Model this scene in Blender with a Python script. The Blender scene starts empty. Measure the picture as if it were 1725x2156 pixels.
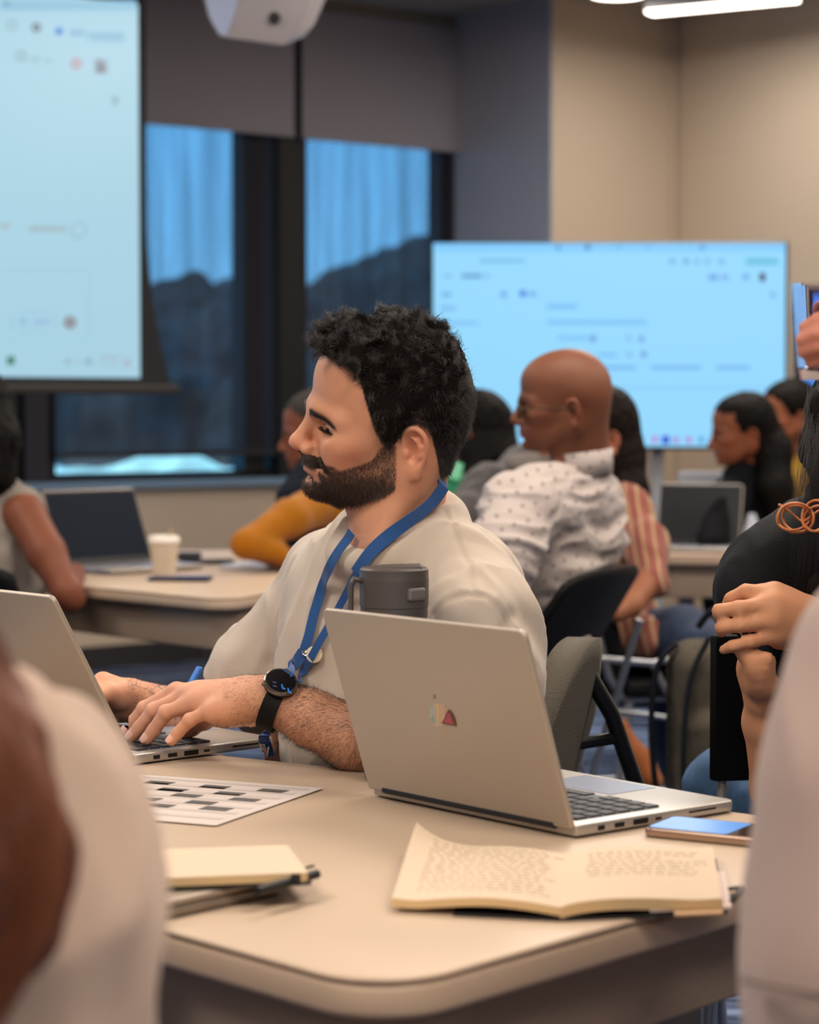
import bpy, bmesh, math, random
import numpy as np
from mathutils import Vector, Matrix, Euler
PI = math.pi
COL = bpy.context.scene.collection
# ---------------------------------------------------------------- camera model
F_PX, CX, CY, PITCH, CAMZ = 4800.0, 862.5, 1078.0, math.radians(2.66), 1.17
cp, sp = math.cos(PITCH), math.sin(PITCH)
def ray(px, py):
    x = (px - CX) / F_PX; y = -(py - CY) / F_PX
    return np.array([x, y * sp + cp, y * cp - sp])
def P(px, py, D):
    d = ray(px, py); return np.array([0, 0, CAMZ]) + d * (D / d[1])
def T(px, py, z):
    d = ray(px, py); return np.array([0, 0, CAMZ]) + d * ((z - CAMZ) / d[2])
def onplane(px, py, p0, n):
    d = ray(px, py); o = np.array([0, 0, CAMZ]); n = np.array(n, float)
    return o + d * (np.dot(np.array(p0) - o, n) / np.dot(d, n))
A = lambda *v: np.array(v, float)
def unit(v):
    v = np.array(v, float); return v / (np.linalg.norm(v) + 1e-12)
# ---------------------------------------------------------------- materials
def lin(c):
    if isinstance(c, str):
        c = [int(c[i:i+2], 16) / 255 for i in (0, 2, 4)]
    return tuple(x / 12.92 if x <= .04045 else ((x + .055) / 1.055) ** 2.4 for x in c) + (1.0,)
MATS = {}
def mat(name, color, rough=.6, metal=0, noise=None, bump=None, bscale=200, spec=.5, trans=0, sheen=0, sss=0, coat=0, ior=1.45, emit=None, estr=0):
    if name in MATS: return MATS[name]
    m = bpy.data.materials.new(name); m.use_nodes = True
    nt = m.node_tree; b = nt.nodes['Principled BSDF']
    c = lin(color)
    b.inputs['Base Color'].default_value = c
    b.inputs['Roughness'].default_value = rough
    b.inputs['Metallic'].default_value = metal
    b.inputs['IOR'].default_value = ior
    b.inputs['Specular IOR Level'].default_value = spec
    b.inputs['Transmission Weight'].default_value = trans
    b.inputs['Sheen Weight'].default_value = sheen
    b.inputs['Coat Weight'].default_value = coat
    if sss:
        b.inputs['Subsurface Weight'].default_value = sss
        b.inputs['Subsurface Radius'].default_value = (.010, .004, .002)
        b.inputs['Subsurface Scale'].default_value = 1.0
    if emit:
        b.inputs['Emission Color'].default_value = lin(emit); b.inputs['Emission Strength'].default_value = estr
    tc = nt.nodes.new('ShaderNodeTexCoord')
    if noise:   # (scale, amount)
        n = nt.nodes.new('ShaderNodeTexNoise'); n.inputs['Scale'].default_value = noise[0]; n.inputs['Detail'].default_value = 4
        nt.links.new(tc.outputs['Object'], n.inputs['Vector'])
        r = nt.nodes.new('ShaderNodeMapRange'); r.inputs[3].default_value = 1 - noise[1]; r.inputs[4].default_value = 1 + noise[1]
        r.inputs[1].default_value = .3; r.inputs[2].default_value = .7
        nt.links.new(n.outputs['Fac'], r.inputs[0])
        mx = nt.nodes.new('ShaderNodeVectorMath'); mx.operation = 'SCALE'
        mx.inputs[0].default_value = c[:3]; nt.links.new(r.outputs[0], mx.inputs['Scale'])
        nt.links.new(mx.outputs[0], b.inputs['Base Color'])
    if bump:
        n = nt.nodes.new('ShaderNodeTexNoise'); n.inputs['Scale'].default_value = bscale; n.inputs['Detail'].default_value = 5
        nt.links.new(tc.outputs['Object'], n.inputs['Vector'])
        bp = nt.nodes.new('ShaderNodeBump'); bp.inputs['Strength'].default_value = bump; bp.inputs['Distance'].default_value = .002
        nt.links.new(n.outputs['Fac'], bp.inputs['Height']); nt.links.new(bp.outputs[0], b.inputs['Normal'])
    MATS[name] = m
    return m
def emat(name, color, strength):
    if name in MATS: return MATS[name]
    m = bpy.data.materials.new(name); m.use_nodes = True; nt = m.node_tree
    b = nt.nodes['Principled BSDF']; b.inputs['Base Color'].default_value = (.02, .02, .02, 1); b.inputs['Roughness'].default_value = .3
    b.inputs['Emission Color'].default_value = lin(color); b.inputs['Emission Strength'].default_value = strength
    MATS[name] = m; return m
def vmat(name, rough=.55, sss=0, bump=None, bscale=300, spec=.4, sheen=0, wave=None):
    """base colour from the mesh's own colour attribute"""
    m = mat(name, 'ffffff', rough=rough, sss=sss, bump=bump, bscale=bscale, spec=spec, sheen=sheen)
    nt = m.node_tree; b = nt.nodes['Principled BSDF']
    a = nt.nodes.new('ShaderNodeVertexColor'); a.layer_name = 'Col'
    nt.links.new(a.outputs['Color'], b.inputs['Base Color'])
    return m
# ---------------------------------------------------------------- object helpers
def meshdata(name, V, F, smooth=True, cols=None):
    me = bpy.data.meshes.new(name)
    V = np.asarray(V, np.float32)
    if isinstance(F, np.ndarray) and F.ndim == 2:
        n, k = F.shape
        me.vertices.add(len(V)); me.vertices.foreach_set('co', V.ravel())
        me.loops.add(n * k); me.loops.foreach_set('vertex_index', F.astype(np.int32).ravel())
        me.polygons.add(n); me.polygons.foreach_set('loop_start', (np.arange(n) * k).astype(np.int32))
        me.update(calc_edges=True); me.validate()
    else:
        me.from_pydata([tuple(map(float, v)) for v in V], [], [tuple(map(int, f)) for f in F]); me.update()
    if smooth: me.polygons.foreach_set('use_smooth', [True] * len(me.polygons))
    if cols is not None and len(me.vertices) == len(cols):
        ca = me.color_attributes.new('Col', 'FLOAT_COLOR', 'POINT')
        c = np.ones((len(cols), 4), np.float32); c[:, :3] = cols; ca.data.foreach_set('color', c.ravel())
    return me
def pmat(p):
    return Matrix.LocRotScale(p.location, p.rotation_euler, None)
def wmat(p):
    return pmat(p) if p.parent is None else wmat(p.parent) @ p.matrix_parent_inverse @ pmat(p)
def link(name, me, m, parent=None, world=True):
    o = bpy.data.objects.new(name, me); COL.objects.link(o)
    if m is not None:
        for x in (m if isinstance(m, (list, tuple)) else [m]): me.materials.append(x)
    if parent is not None:
        o.parent = parent
        if world: o.matrix_parent_inverse = wmat(parent).inverted()
    return o
def tag(o, label=None, cat=None, group=None, kind=None):
    if label: o['label'] = label
    if cat: o['category'] = cat
    if group: o['group'] = group
    if kind: o['kind'] = kind
    return o
def thing(name, label, cat, loc=(0, 0, 0), rz=0, group=None):
    o = bpy.data.objects.new(name, None); COL.objects.link(o)
    o.empty_display_size = .05
    o.location = Vector([float(x) for x in loc]); o.rotation_euler = (0, 0, rz)
    return tag(o, label, cat, group)
def dup(o, label=None, parent=None):
    c = o.copy(); COL.objects.link(c)
    if parent is not None: c.parent = parent
    if label: c['label'] = label
    for ch in list(o.children): dup(ch, None, c)
    return c
class MB:
    """collects simple solids; one mesh"""
    def __init__(s): s.bm = bmesh.new()
    def _add(s, V, F):
        vs = [s.bm.verts.new(Vector([float(x) for x in v])) for v in V]
        for f in F:
            try: s.bm.faces.new([vs[i] for i in f])
            except ValueError: pass
        return s
    def box(s, c, size, R=None, bev=0, seg=2):
        b = bmesh.new(); bmesh.ops.create_cube(b, size=1)
        for v in b.verts: v.co = Vector((v.co.x * size[0], v.co.y * size[1], v.co.z * size[2]))
        if bev: bmesh.ops.bevel(b, geom=list(b.edges), offset=bev, segments=seg, profile=.5, affect='EDGES')
        M = Matrix.Translation(Vector([float(x) for x in c])) @ (R.to_4x4() if R is not None else Matrix.Identity(4))
        b.transform(M); s._merge(b); return s
    def _merge(s, b):
        me = bpy.data.meshes.new('tmp'); b.to_mesh(me); b.free(); s.bm.from_mesh(me); bpy.data.meshes.remove(me)
    def prism(s, pts, z0, z1, bev=0, seg=3, M=None):
        b = bmesh.new(); vs = [b.verts.new((float(p[0]), float(p[1]), z0)) for p in pts]
        f = b.faces.new(vs); f.normal_update()
        if f.normal.z > 0: f.normal_flip()
        r = bmesh.ops.extrude_face_region(b, geom=[f])
        for v in r['geom']:
            if isinstance(v, bmesh.types.BMVert): v.co.z = z1
        bmesh.ops.recalc_face_normals(b, faces=b.faces)
        if bev:
            ed = [e for e in b.edges if abs(e.verts[0].co.z - e.verts[1].co.z) < 1e-7]
            bmesh.ops.bevel(b, geom=ed, offset=bev, segments=seg, profile=.5, affect='EDGES')
        if M is not None: b.transform(M)
        s._merge(b); return s
    def tube(s, pts, r, n=10, closed=False, flat=None):
        pts = [np.array(p, float) for p in pts]; m = len(pts)
        rr = r if hasattr(r, '__len__') else [r] * m
        V = []; F = []; up = None
        for i in range(m):
            a = pts[(i - 1) % m] if (closed or i > 0) else pts[i]; b = pts[(i + 1) % m] if (closed or i < m - 1) else pts[i]
            t = unit(b - a)
            if up is None: up = A(0, 0, 1) if abs(t[2]) < .9 else A(1, 0, 0)
            x = unit(np.cross(up, t)); y = np.cross(t, x); up = y
            for k in range(n):
                an = 2 * PI * k / n
                V.append(pts[i] + rr[i] * (math.cos(an) * x * (flat[0] if flat else 1) + math.sin(an) * y * (flat[1] if flat else 1)))
        for i in range(m if closed else m - 1):
            j = (i + 1) % m
            for k in range(n): F.append((i * n + k, i * n + (k + 1) % n, j * n + (k + 1) % n, j * n + k))
        if not closed: F.append(tuple(range(n))[::-1]); F.append(tuple((m - 1) * n + k for k in range(n)))
        return s._add(V, F)
    def lathe(s, prof, c=(0, 0, 0), n=32, M=None, cap=True):
        V = []; F = []
        for (r, z) in prof:
            for k in range(n):
                a = 2 * PI * k / n; V.append(A(c[0] + r * math.cos(a), c[1] + r * math.sin(a), c[2] + z))
        for i in range(len(prof) - 1):
            for k in range(n): F.append((i * n + k, i * n + (k + 1) % n, (i + 1) * n + (k + 1) % n, (i + 1) * n + k))
        if cap: F.append(tuple(range(n))[::-1]); F.append(tuple((len(prof) - 1) * n + k for k in range(n)))
        if M is not None: V = [np.array(M @ Vector(v)) for v in V]
        return s._add(V, F)
    def poly(s, pts, th=0, n=None):
        pts = [np.array(p, float) for p in pts]
        if not th: return s._add(pts, [tuple(range(len(pts)))])
        n = unit(n if n is not None else np.cross(pts[1] - pts[0], pts[2] - pts[0])); k = len(pts)
        V = pts + [p - n * th for p in pts]
        F = [tuple(range(k)), tuple(range(2 * k - 1, k - 1, -1))] + [(i, k + i, k + (i + 1) % k, (i + 1) % k) for i in range(k)]
        return s._add(V, F)
    def build(s, name, m, parent=None, smooth=False, world=True, mod=None, auto=None):
        bmesh.ops.recalc_face_normals(s.bm, faces=s.bm.faces)
        me = bpy.data.meshes.new(name); s.bm.to_mesh(me); s.bm.free()
        if smooth or auto:
            me.polygons.foreach_set('use_smooth', [True] * len(me.polygons))
            if not smooth: me.set_sharp_from_angle(angle=math.radians(auto))
        return link(name, me, m, parent, world)
def roundpoly(pts, r, seg=6):
    """2D polygon with rounded corners"""
    out = []; n = len(pts); rs = r if hasattr(r, '__len__') else [r] * n
    for i in range(n):
        p = np.array(pts[i][:2], float); a = np.array(pts[i - 1][:2], float); b = np.array(pts[(i + 1) % n][:2], float)
        u, v = unit(a - p), unit(b - p); ang = math.acos(max(-1, min(1, float(np.dot(u, v))))); rad = rs[i]
        if rad <= 0: out.append(p); continue
        t = rad / math.tan(ang / 2); t = min(t, .49 * np.linalg.norm(a - p), .49 * np.linalg.norm(b - p)); 
        c = p + unit(u + v) * (math.hypot(t, t * math.tan(ang / 2))); R = t * math.tan(ang / 2)
        s0 = p + u * t - c; s1 = p + v * t - c
        a0 = math.atan2(s0[1], s0[0]); a1 = math.atan2(s1[1], s1[0]); d = (a1 - a0 + PI) % (2 * PI) - PI
        for k in range(seg + 1):
            q = a0 + d * k / seg; out.append(c + R * A(math.cos(q), math.sin(q)))
    return out
# ---------------------------------------------------------------- noise
def _hash(ix, iy, iz, seed):
    n = (ix * 374761393 + iy * 668265263 + iz * 1274126177 + seed * 974711) & 0xffffffff
    n = ((n ^ (n >> 13)) * 1103515245) & 0xffffffff
    return ((n ^ (n >> 16)) & 0xffff) / 32768.0 - 1
def vnoise(p, scale, seed=0, octaves=1):
    p = np.asarray(p, float); out = np.zeros(p.shape[0]); amp = 1
    for o in range(octaves):
        q = p * scale + 31.7 * (o + 1) + seed * 7.13; i = np.floor(q).astype(np.int64); f = q - i; f = f * f * (3 - 2 * f)
        r = 0
        for dx in (0, 1):
            for dy in (0, 1):
                for dz in (0, 1):
                    w = (f[:, 0] if dx else 1 - f[:, 0]) * (f[:, 1] if dy else 1 - f[:, 1]) * (f[:, 2] if dz else 1 - f[:, 2])
                    r = r + w * _hash(i[:, 0] + dx, i[:, 1] + dy, i[:, 2] + dz, seed + o)
        out += amp * r; amp *= .5; scale *= 2
    return out
def sstep(a, b, x):
    t = np.clip((x - a) / (b - a), 0, 1); return t * t * (3 - 2 * t)
# ---------------------------------------------------------------- signed distance modelling
class SDF:
    def __init__(s): s.pr = []; s.M = np.eye(4); s.sc = 1.0
    def frame(s, M, sc=1.0): s.M = np.array(M, float); s.sc = sc; return s
    def _p(s, v): v = np.array(v, float) * s.sc; return s.M[:3, :3] @ v + s.M[:3, 3]
    def ell(s, c, r, R=None, k=.01, op='u'):
        c = s._p(c); r = np.array(r, float) * s.sc; Q = s.M[:3, :3] @ (np.array(R, float) if R is not None else np.eye(3))
        s.pr.append(('e', (c, r, Q), k * s.sc, op, c - r.max(), c + r.max())); return s
    def cap(s, a, b, ra, rb=None, k=.01, op='u'):
        rb = ra if rb is None else rb; a = s._p(a); b = s._p(b); ra *= s.sc; rb *= s.sc; m = max(ra, rb)
        s.pr.append(('c', (a, b, ra, rb), k * s.sc, op, np.minimum(a, b) - m, np.maximum(a, b) + m)); return s
    def chain(s, pts, r, k=.01, op='u', wk=None):
        rr = r if hasattr(r, '__len__') else [r] * len(pts)
        for i in range(len(pts) - 1): s.cap(pts[i], pts[i + 1], rr[i], rr[i + 1], k if (i == 0 or wk is None) else wk, op)
        return s
    def box(s, c, h, R=None, rd=.005, k=.01, op='u'):
        c = s._p(c); h = np.array(h, float) * s.sc; Q = s.M[:3, :3] @ (np.array(R, float) if R is not None else np.eye(3)); m = np.linalg.norm(h) + rd
        s.pr.append(('b', (c, h, Q, rd * s.sc), k * s.sc, op, c - m, c + m)); return s
    def half(s, p, n, k=.005, op='s'):
        """half-space p+n side removed"""
        p = s._p(p); n = s.M[:3, :3] @ unit(n)
        s.pr.append(('h', (p, n), k * s.sc, op, p - 9, p + 9)); return s
    def evalgrid(s, lo, hi, h, off=0):
        lo = np.array(lo, float); hi = np.array(hi, float); n = np.ceil((hi - lo) / h).astype(int) + 1
        ax = [lo[i] + h * np.arange(n[i]) for i in range(3)]
        F = np.full(tuple(n), .5, np.float32)
        for (t, d, k, op, l, u) in s.pr:
            mg = k + 2.5 * h + off + (.02 if op == 'u' else 0)
            i0 = [max(0, int(np.floor((l[i] - mg - lo[i]) / h))) for i in range(3)]
            i1 = [min(n[i], int(np.ceil((u[i] + mg - lo[i]) / h)) + 1) for i in range(3)]
            if any(i1[i] <= i0[i] for i in range(3)): continue
            X, Y, Z = [ax[i][i0[i]:i1[i]].astype(np.float32) for i in range(3)]
            X = X[:, None, None]; Y = Y[None, :, None]; Z = Z[None, None, :]
            if t == 'e':
                c, r, Q = d; x, y, z = X - c[0], Y - c[1], Z - c[2]
                a = (Q[0, 0] * x + Q[1, 0] * y + Q[2, 0] * z); b = (Q[0, 1] * x + Q[1, 1] * y + Q[2, 1] * z); e = (Q[0, 2] * x + Q[1, 2] * y + Q[2, 2] * z)
                k0 = np.sqrt((a / r[0]) ** 2 + (b / r[1]) ** 2 + (e / r[2]) ** 2); k1 = np.sqrt((a / r[0] ** 2) ** 2 + (b / r[1] ** 2) ** 2 + (e / r[2] ** 2) ** 2)
                D = np.where(k0 < .05, -r.min(), k0 * (k0 - 1) / (k1 + 1e-9))
            elif t == 'c':
                a, b, ra, rb = d; ba = b - a; L = max(float(ba @ ba), 1e-12)
                x, y, z = X - a[0], Y - a[1], Z - a[2]
                q = np.clip((x * ba[0] + y * ba[1] + z * ba[2]) / L, 0, 1)
                D = np.sqrt((x - q * ba[0]) ** 2 + (y - q * ba[1]) ** 2 + (z - q * ba[2]) ** 2) - (ra + (rb - ra) * q)
            elif t == 'b':
                c, hh, Q, rd = d; x, y, z = X - c[0], Y - c[1], Z - c[2]
                a = np.abs(Q[0, 0] * x + Q[1, 0] * y + Q[2, 0] * z) - hh[0]; b = np.abs(Q[0, 1] * x + Q[1, 1] * y + Q[2, 1] * z) - hh[1]; e = np.abs(Q[0, 2] * x + Q[1, 2] * y + Q[2, 2] * z) - hh[2]
                D = np.sqrt(np.maximum(a, 0) ** 2 + np.maximum(b, 0) ** 2 + np.maximum(e, 0) ** 2) + np.minimum(np.maximum(np.maximum(a, b), e), 0) - rd
            else:
                p, nn = d; D = -((X - p[0]) * nn[0] + (Y - p[1]) * nn[1] + (Z - p[2]) * nn[2])
            G = F[i0[0]:i1[0], i0[1]:i1[1], i0[2]:i1[2]]
            D = D.astype(np.float32); kk = max(k, 1e-5)
            if op == 'u':
                w = np.maximum(kk - np.abs(G - D), 0) / kk; G[...] = np.minimum(G, D) - w * w * kk * .25
            else:
                w = np.maximum(kk - np.abs(G + D), 0) / kk; G[...] = np.maximum(G, -D) + w * w * kk * .25
        return F - off, lo
    def mesh(s, lo, hi, h, off=0):
        F, lo = s.evalgrid(lo, hi, h, off); return nets(F, lo, h)
    def bounds(s, m=.02):
        l = np.min([p[4] for p in s.pr if p[3] == 'u'], 0) - m; u = np.max([p[5] for p in s.pr if p[3] == 'u'], 0) + m; return l, u
def nets(F, lo, h):
    I = F < 0
    c = np.zeros(tuple(x - 1 for x in F.shape), np.int8)
    for dx in (0, 1):
        for dy in (0, 1):
            for dz in (0, 1): c += I[dx:F.shape[0] - 1 + dx, dy:F.shape[1] - 1 + dy, dz:F.shape[2] - 1 + dz]
    m = (c > 0) & (c < 8); idx = np.full(c.shape, -1, np.int64); cells = np.argwhere(m); idx[m] = np.arange(len(cells))
    acc = np.zeros((len(cells), 3)); cnt = np.zeros(len(cells))
    cor = [(a, b, d) for a in (0, 1) for b in (0, 1) for d in (0, 1)]
    val = {q: F[cells[:, 0] + q[0], cells[:, 1] + q[1], cells[:, 2] + q[2]].astype(float) for q in cor}
    for q in cor:
        for ax in range(3):
            if q[ax]: continue
            r = list(q); r[ax] = 1; r = tuple(r); a, b = val[q], val[r]; x = (a < 0) != (b < 0)
            t = np.where(x, a / np.where(a == b, 1, a - b), 0); p = np.tile(np.array(q, float), (len(cells), 1)); p[:, ax] = t
            acc += p * x[:, None]; cnt += x
    V = lo + h * (cells + acc / cnt[:, None])
    Fs = []
    for ax in range(3):
        sl0 = [slice(None)] * 3; sl1 = [slice(None)] * 3; sl0[ax] = slice(0, -1); sl1[ax] = slice(1, None)
        a, b = I[tuple(sl0)], I[tuple(sl1)]; e = np.argwhere(a != b)
        o = [i for i in range(3) if i != ax]
        e = e[(e[:, o[0]] > 0) & (e[:, o[1]] > 0) & (e[:, o[0]] < c.shape[o[0]]) & (e[:, o[1]] < c.shape[o[1]])]
        if not len(e): continue
        ins = a[e[:, 0], e[:, 1], e[:, 2]]
        q = []
        for (u, v) in ((1, 1), (0, 1), (0, 0), (1, 0)):
            g = e.copy(); g[:, o[0]] -= u; g[:, o[1]] -= v; q.append(idx[g[:, 0], g[:, 1], g[:, 2]])
        q = np.stack(q, 1)
        flip = ins if ax != 1 else ~ins
        q[~flip] = q[~flip][:, ::-1]; Fs.append(q)
    Fq = np.concatenate(Fs); return V, Fq
def join(parts):
    V = []; F = []; n = 0
    for v, f in parts: V.append(v); F.append(f + n); n += len(v)
    return np.concatenate(V), np.concatenate(F)
def vnormals(V, F):
    n = np.cross(V[F[:, 2]] - V[F[:, 0]], V[F[:, 3]] - V[F[:, 1]]); N = np.zeros_like(V)
    for i in range(4): np.add.at(N, F[:, i], n)
    return N / (np.linalg.norm(N, axis=1)[:, None] + 1e-12)
def smoothmesh(V, F, it=2, lam=.5):
    for _ in range(it):
        S = np.zeros_like(V); C = np.zeros(len(V))
        for i in range(4):
            a, b = F[:, i], F[:, (i + 1) % 4]
            np.add.at(S, a, V[b]); np.add.at(S, b, V[a]); np.add.at(C, a, 1); np.add.at(C, b, 1)
        V = V + lam * (S / np.maximum(C, 1)[:, None] - V)
    return V
def hairs(name, roots, paths, rad, m, parent):
    """roots n, paths (n,k,3) world"""
    n, k = paths.shape[:2]
    hc = bpy.data.hair_curves.new(name); hc.add_curves([k] * n)
    hc.attributes['position'].data.foreach_set('vector', paths.astype(np.float32).ravel())
    r = hc.attributes.get('radius') or hc.attributes.new('radius', 'FLOAT', 'POINT')
    rr = np.tile(np.linspace(1, .25, k), n) * rad
    r.data.foreach_set('value', rr.astype(np.float32))
    hc.materials.append(m)
    o = bpy.data.objects.new(name, hc); COL.objects.link(o); o.parent = parent; o.matrix_parent_inverse = wmat(parent).inverted()
    return o
def scatter(V, F, mask, n, rng):
    """n random points on faces whose all verts have mask>0 -> pos, normal"""
    m = mask[F].min(axis=1) > 0; G = F[m]
    if len(G) == 0: return np.zeros((0, 3)), np.zeros((0, 3))
    a = np.linalg.norm(np.cross(V[G[:, 2]] - V[G[:, 0]], V[G[:, 3]] - V[G[:, 1]]), axis=1); a /= a.sum()
    i = rng.choice(len(G), n, p=a); u, v = rng.random(n)[:, None], rng.random(n)[:, None]; q = V[G[i]]
    p = (q[:, 0] * (1 - u) + q[:, 1] * u) * (1 - v) + (q[:, 3] * (1 - u) + q[:, 2] * u) * v
    N = vnormals(V, F); nn = N[G[i]].mean(1); return p, nn / (np.linalg.norm(nn, axis=1)[:, None] + 1e-9)
# ---------------------------------------------------------------- heads and hands
def headM(c, az, pitch=0, roll=0):
    """az: heading of the face in degrees; pitch>0 nods down; roll>0 tips the crown to the person's left"""
    a, d, r = map(math.radians, (az, pitch, roll))
    f = A(math.cos(a), math.sin(a), 0); l = A(-math.sin(a), math.cos(a), 0); u = A(0, 0, 1)
    f, u = f * math.cos(d) - u * math.sin(d), u * math.cos(d) + f * math.sin(d)
    u, l = u * math.cos(r) + l * math.sin(r), l * math.cos(r) - u * math.sin(r)
    M = np.eye(4); M[:3, 0] = f; M[:3, 1] = l; M[:3, 2] = u; M[:3, 3] = c
    return M
def inv_pts(M, V, sc=1.0): return (V - M[:3, 3]) @ M[:3, :3] / sc
def ear(S, s, detail=True):
    c = A(-.008, s * .0725, -.033); th = math.radians(24)
    ex = A(math.cos(th), -s * math.sin(th) * -1 * -1, 0); ex = unit(A(math.cos(th), -s * math.sin(th), 0)); eo = unit(A(math.sin(th), s * math.cos(th), 0)); ez = A(0, 0, 1)
    tl = math.radians(-8); ex, ez = ex * math.cos(tl) + ez * math.sin(tl), ez * math.cos(tl) - ex * math.sin(tl)
    q = lambda x, y, z: c + ex * x + eo * y + ez * z
    R = np.stack([ex, eo, ez], 1)
    S.ell(q(-.001, .0045, .003), (.0170, .0065, .0275), R, k=.005)
    if not detail: 
        S.ell(q(.003, .010, -.002), (.007, .005, .012), R, k=.004, op='s'); return
    S.ell(q(.002, .0100, -.001), (.0105, .0085, .0165), R, k=.003, op='s')
    S.ell(q(.001, .010, .014), (.010, .006, .009), R, k=.003, op='s')
    hel = [(.012, .004, .002), (.0135, .0065, .013), (.010, .0085, .023), (.001, .0105, .0290), (-.009, .0115, .0270), (-.0158, .0120, .0180), (-.0172, .0118, .0060), (-.0150, .0108, -.0060), (-.0105, .0092, -.0160), (-.0050, .0080, -.0235)]
    hel = catmull(hel, 4); nh_ = len(hel); S.chain([q(*p) for p in hel], [.0024 + .0010 * math.sin(PI * i / (nh_ - 1)) for i in range(nh_)], k=.0030, wk=.001)
    ant = [(.001, .007, .017), (-.005, .0085, .013), (-.0095, .0095, .004), (-.008, .0090, -.006), (-.002, .0075, -.013)]
    S.chain([q(*p) for p in ant], [.0022, .0026, .003, .003, .0025], k=.004)
    S.ell(q(.0105, .007, -.004), (.004, .003, .005), R, k=.004)
    S.ell(q(.0015, .0080, -.0270), (.0085, .0046, .0100), R, k=.005)
def head_sdf(S, fem=0.0, detail=True, smile=0.0, nose=1.0, lids=.35, ears=True):
    f = fem
    S.ell((-.004, 0, .022), (.0905, .0755, .086), k=.02)
    S.ell((-.035, 0, .004), (.052, .064, .062), k=.03)
    S.ell((.040, 0, .038), (.068, .061, .056), k=.03)
    S.ell((.046, 0, -.028), (.061, .061 - .003 * f, .073), k=.03)
    S.ell((.060, 0, -.073), (.044, .038, .037), k=.03)
    for s in (1, -1):
        S.cap((.000, s * .054, -.062), (.070, s * .022, -.098), .017, .014 - .001 * f, k=.03)
        S.cap((.000, s * .056, -.040), (.000, s * .054, -.070), .016, .016, k=.02)
        S.ell((.072, s * (.043), -.034), (.026, .018, .017), k=.022)            # cheekbone
        if smile: S.ell((.082, s * .036, -.048), (.018, .015, .016), k=.016)
        S.ell((.078, s * .030, -.070), (.016, .016, .020), k=.02)
        S.cap((.104, s * .012, .001), (.083, s * .046, -.003), .010 - .003 * f, .008, k=.016)     # brow ridge
    S.ell((.096, 0, -.098), (.0195, .021, .0165), k=.018)                      # chin
    S.ell((.094, 0, -.072), (.021, .028, .018), k=.016)                        # mouth mound
    for s in (1, -1):
        S.ell((.108, s * .0320, -.0165), (.018, .0170, .0105), k=.014, op='s')   # socket
        S.ell((.0865, s * .0320, -.0170), (.0135, .0148, .0132), k=.005)          # lids
    # nose
    S.cap((.1055, 0, -.006), (.126 * 1, 0, -.040), .0068, .0085, k=.012)
    S.ell((.1250 + .002 * (nose - 1), 0, -.045), (.0115 * nose, .0105, .0095), k=.008)
    for s in (1, -1):
        S.ell((.1145, s * .0125, -.0505), (.0110, .0068, .0078), k=.006)
        if detail: S.ell((.1205, s * .0065, -.0570), (.0065, .0030, .0035), k=.002, op='s')
    S.cap((.110, 0, -.055), (.106, 0, -.066), .005, .006, k=.008)
    # lips
    up = -.0685; lw = -.0805
    for s in (1, -1):
        S.chain([(.1115, 0, up - .001), (.1085, s * .011, up - .0005), (.094, s * .0280, up - .0035 + .004 * smile)], [.0048, .0044, .0020], k=.005)
        S.chain([(.1090, 0, lw + .000), (.1060, s * .010, lw + .0015), (.094, s * .0265, lw + .006 + .004 * smile)], [.0066, .0060, .0022], k=.006)
        if detail: S.chain([(.1185, 0, -.0745), (.1155, s * .011, -.0744), (.1040, s * .0235, -.0738 + .004 * smile), (.093, s * .031, -.0722 + .007 * smile)], [.0012, .0012, .0018, .002], k=.003, op='s')
    S.ell((.112, 0, -.0905), (.008, .016, .0045), k=.008, op='s')
    if detail:
        for s in (1, -1):
            z = -.0180 - .001 * lids
            S.chain([(.1025, s * .0190, z - .001), (.1040, s * .0290, z + .0006), (.1000, s * .0390, z - .0003), (.0925, s * .0460, z - .0026)], [.0018, .0036 * (1 - lids) + .0014, .0036 * (1 - lids) + .0014, .0014], k=.0015, op='s')
            if smile: S.chain([(.1110, s * .0200, -.0510), (.1040, s * .0290, -.0620), (.0960, s * .0370, -.0740)], [.0016, .0028, .0015], k=.010, op='s')
    if ears:
        for s in (1, -1): ear(S, s, detail)
def hand_sdf(S, wrist, mcp, fingers, thumb, rw=.026, fr=(.0088, .0080, .0072), k=.008, scale=1.0, palmdn=None):
    """mcp: 4 knuckles index..little; fingers: 4 lists [pip, dip, tip]; thumb: [cmc, mcp, ip, tip]; palmdn: unit vector towards the palm side"""
    w = A(*wrist); n = unit(palmdn) if palmdn is not None else unit(np.cross(A(*mcp[0]) - w, A(*mcp[3]) - w))
    g = [1.0, 1.03, .98, .86]
    for i in range(4):
        m = A(*mcp[i]); st = w + (m - w) * .25 + n * .004
        S.cap(st, m + n * .005, .0165 * scale, .0115 * scale, k=.016)
        S.cap(w + (m - w) * .5 - n * .001, m, .009 * scale, .0092 * scale * g[i], k=.010)
        pts = [m] + [A(*p) for p in fingers[i]]
        r = [fr[0] * 1.08 * g[i], fr[0] * g[i], fr[1] * g[i], fr[2] * g[i]]
        S.chain(pts, [x * scale for x in r], k=.005, wk=.003)
        S.ell(pts[1], (fr[0] * g[i] * 1.08 * scale,) * 3, k=.003)
    t = [A(*p) for p in thumb]
    S.chain(t, [.0175 * scale, .0125 * scale, .0102 * scale, .0085 * scale], k=.014, wk=.006)
    S.cap(t[0], w + (A(*mcp[0]) - w) * .7 + n * .006, .014 * scale, .012 * scale, k=.02)
    S.cap(w, w + (A(*mcp[3]) - w) * .7 + n * .008, .016 * scale, .012 * scale, k=.02)
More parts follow.
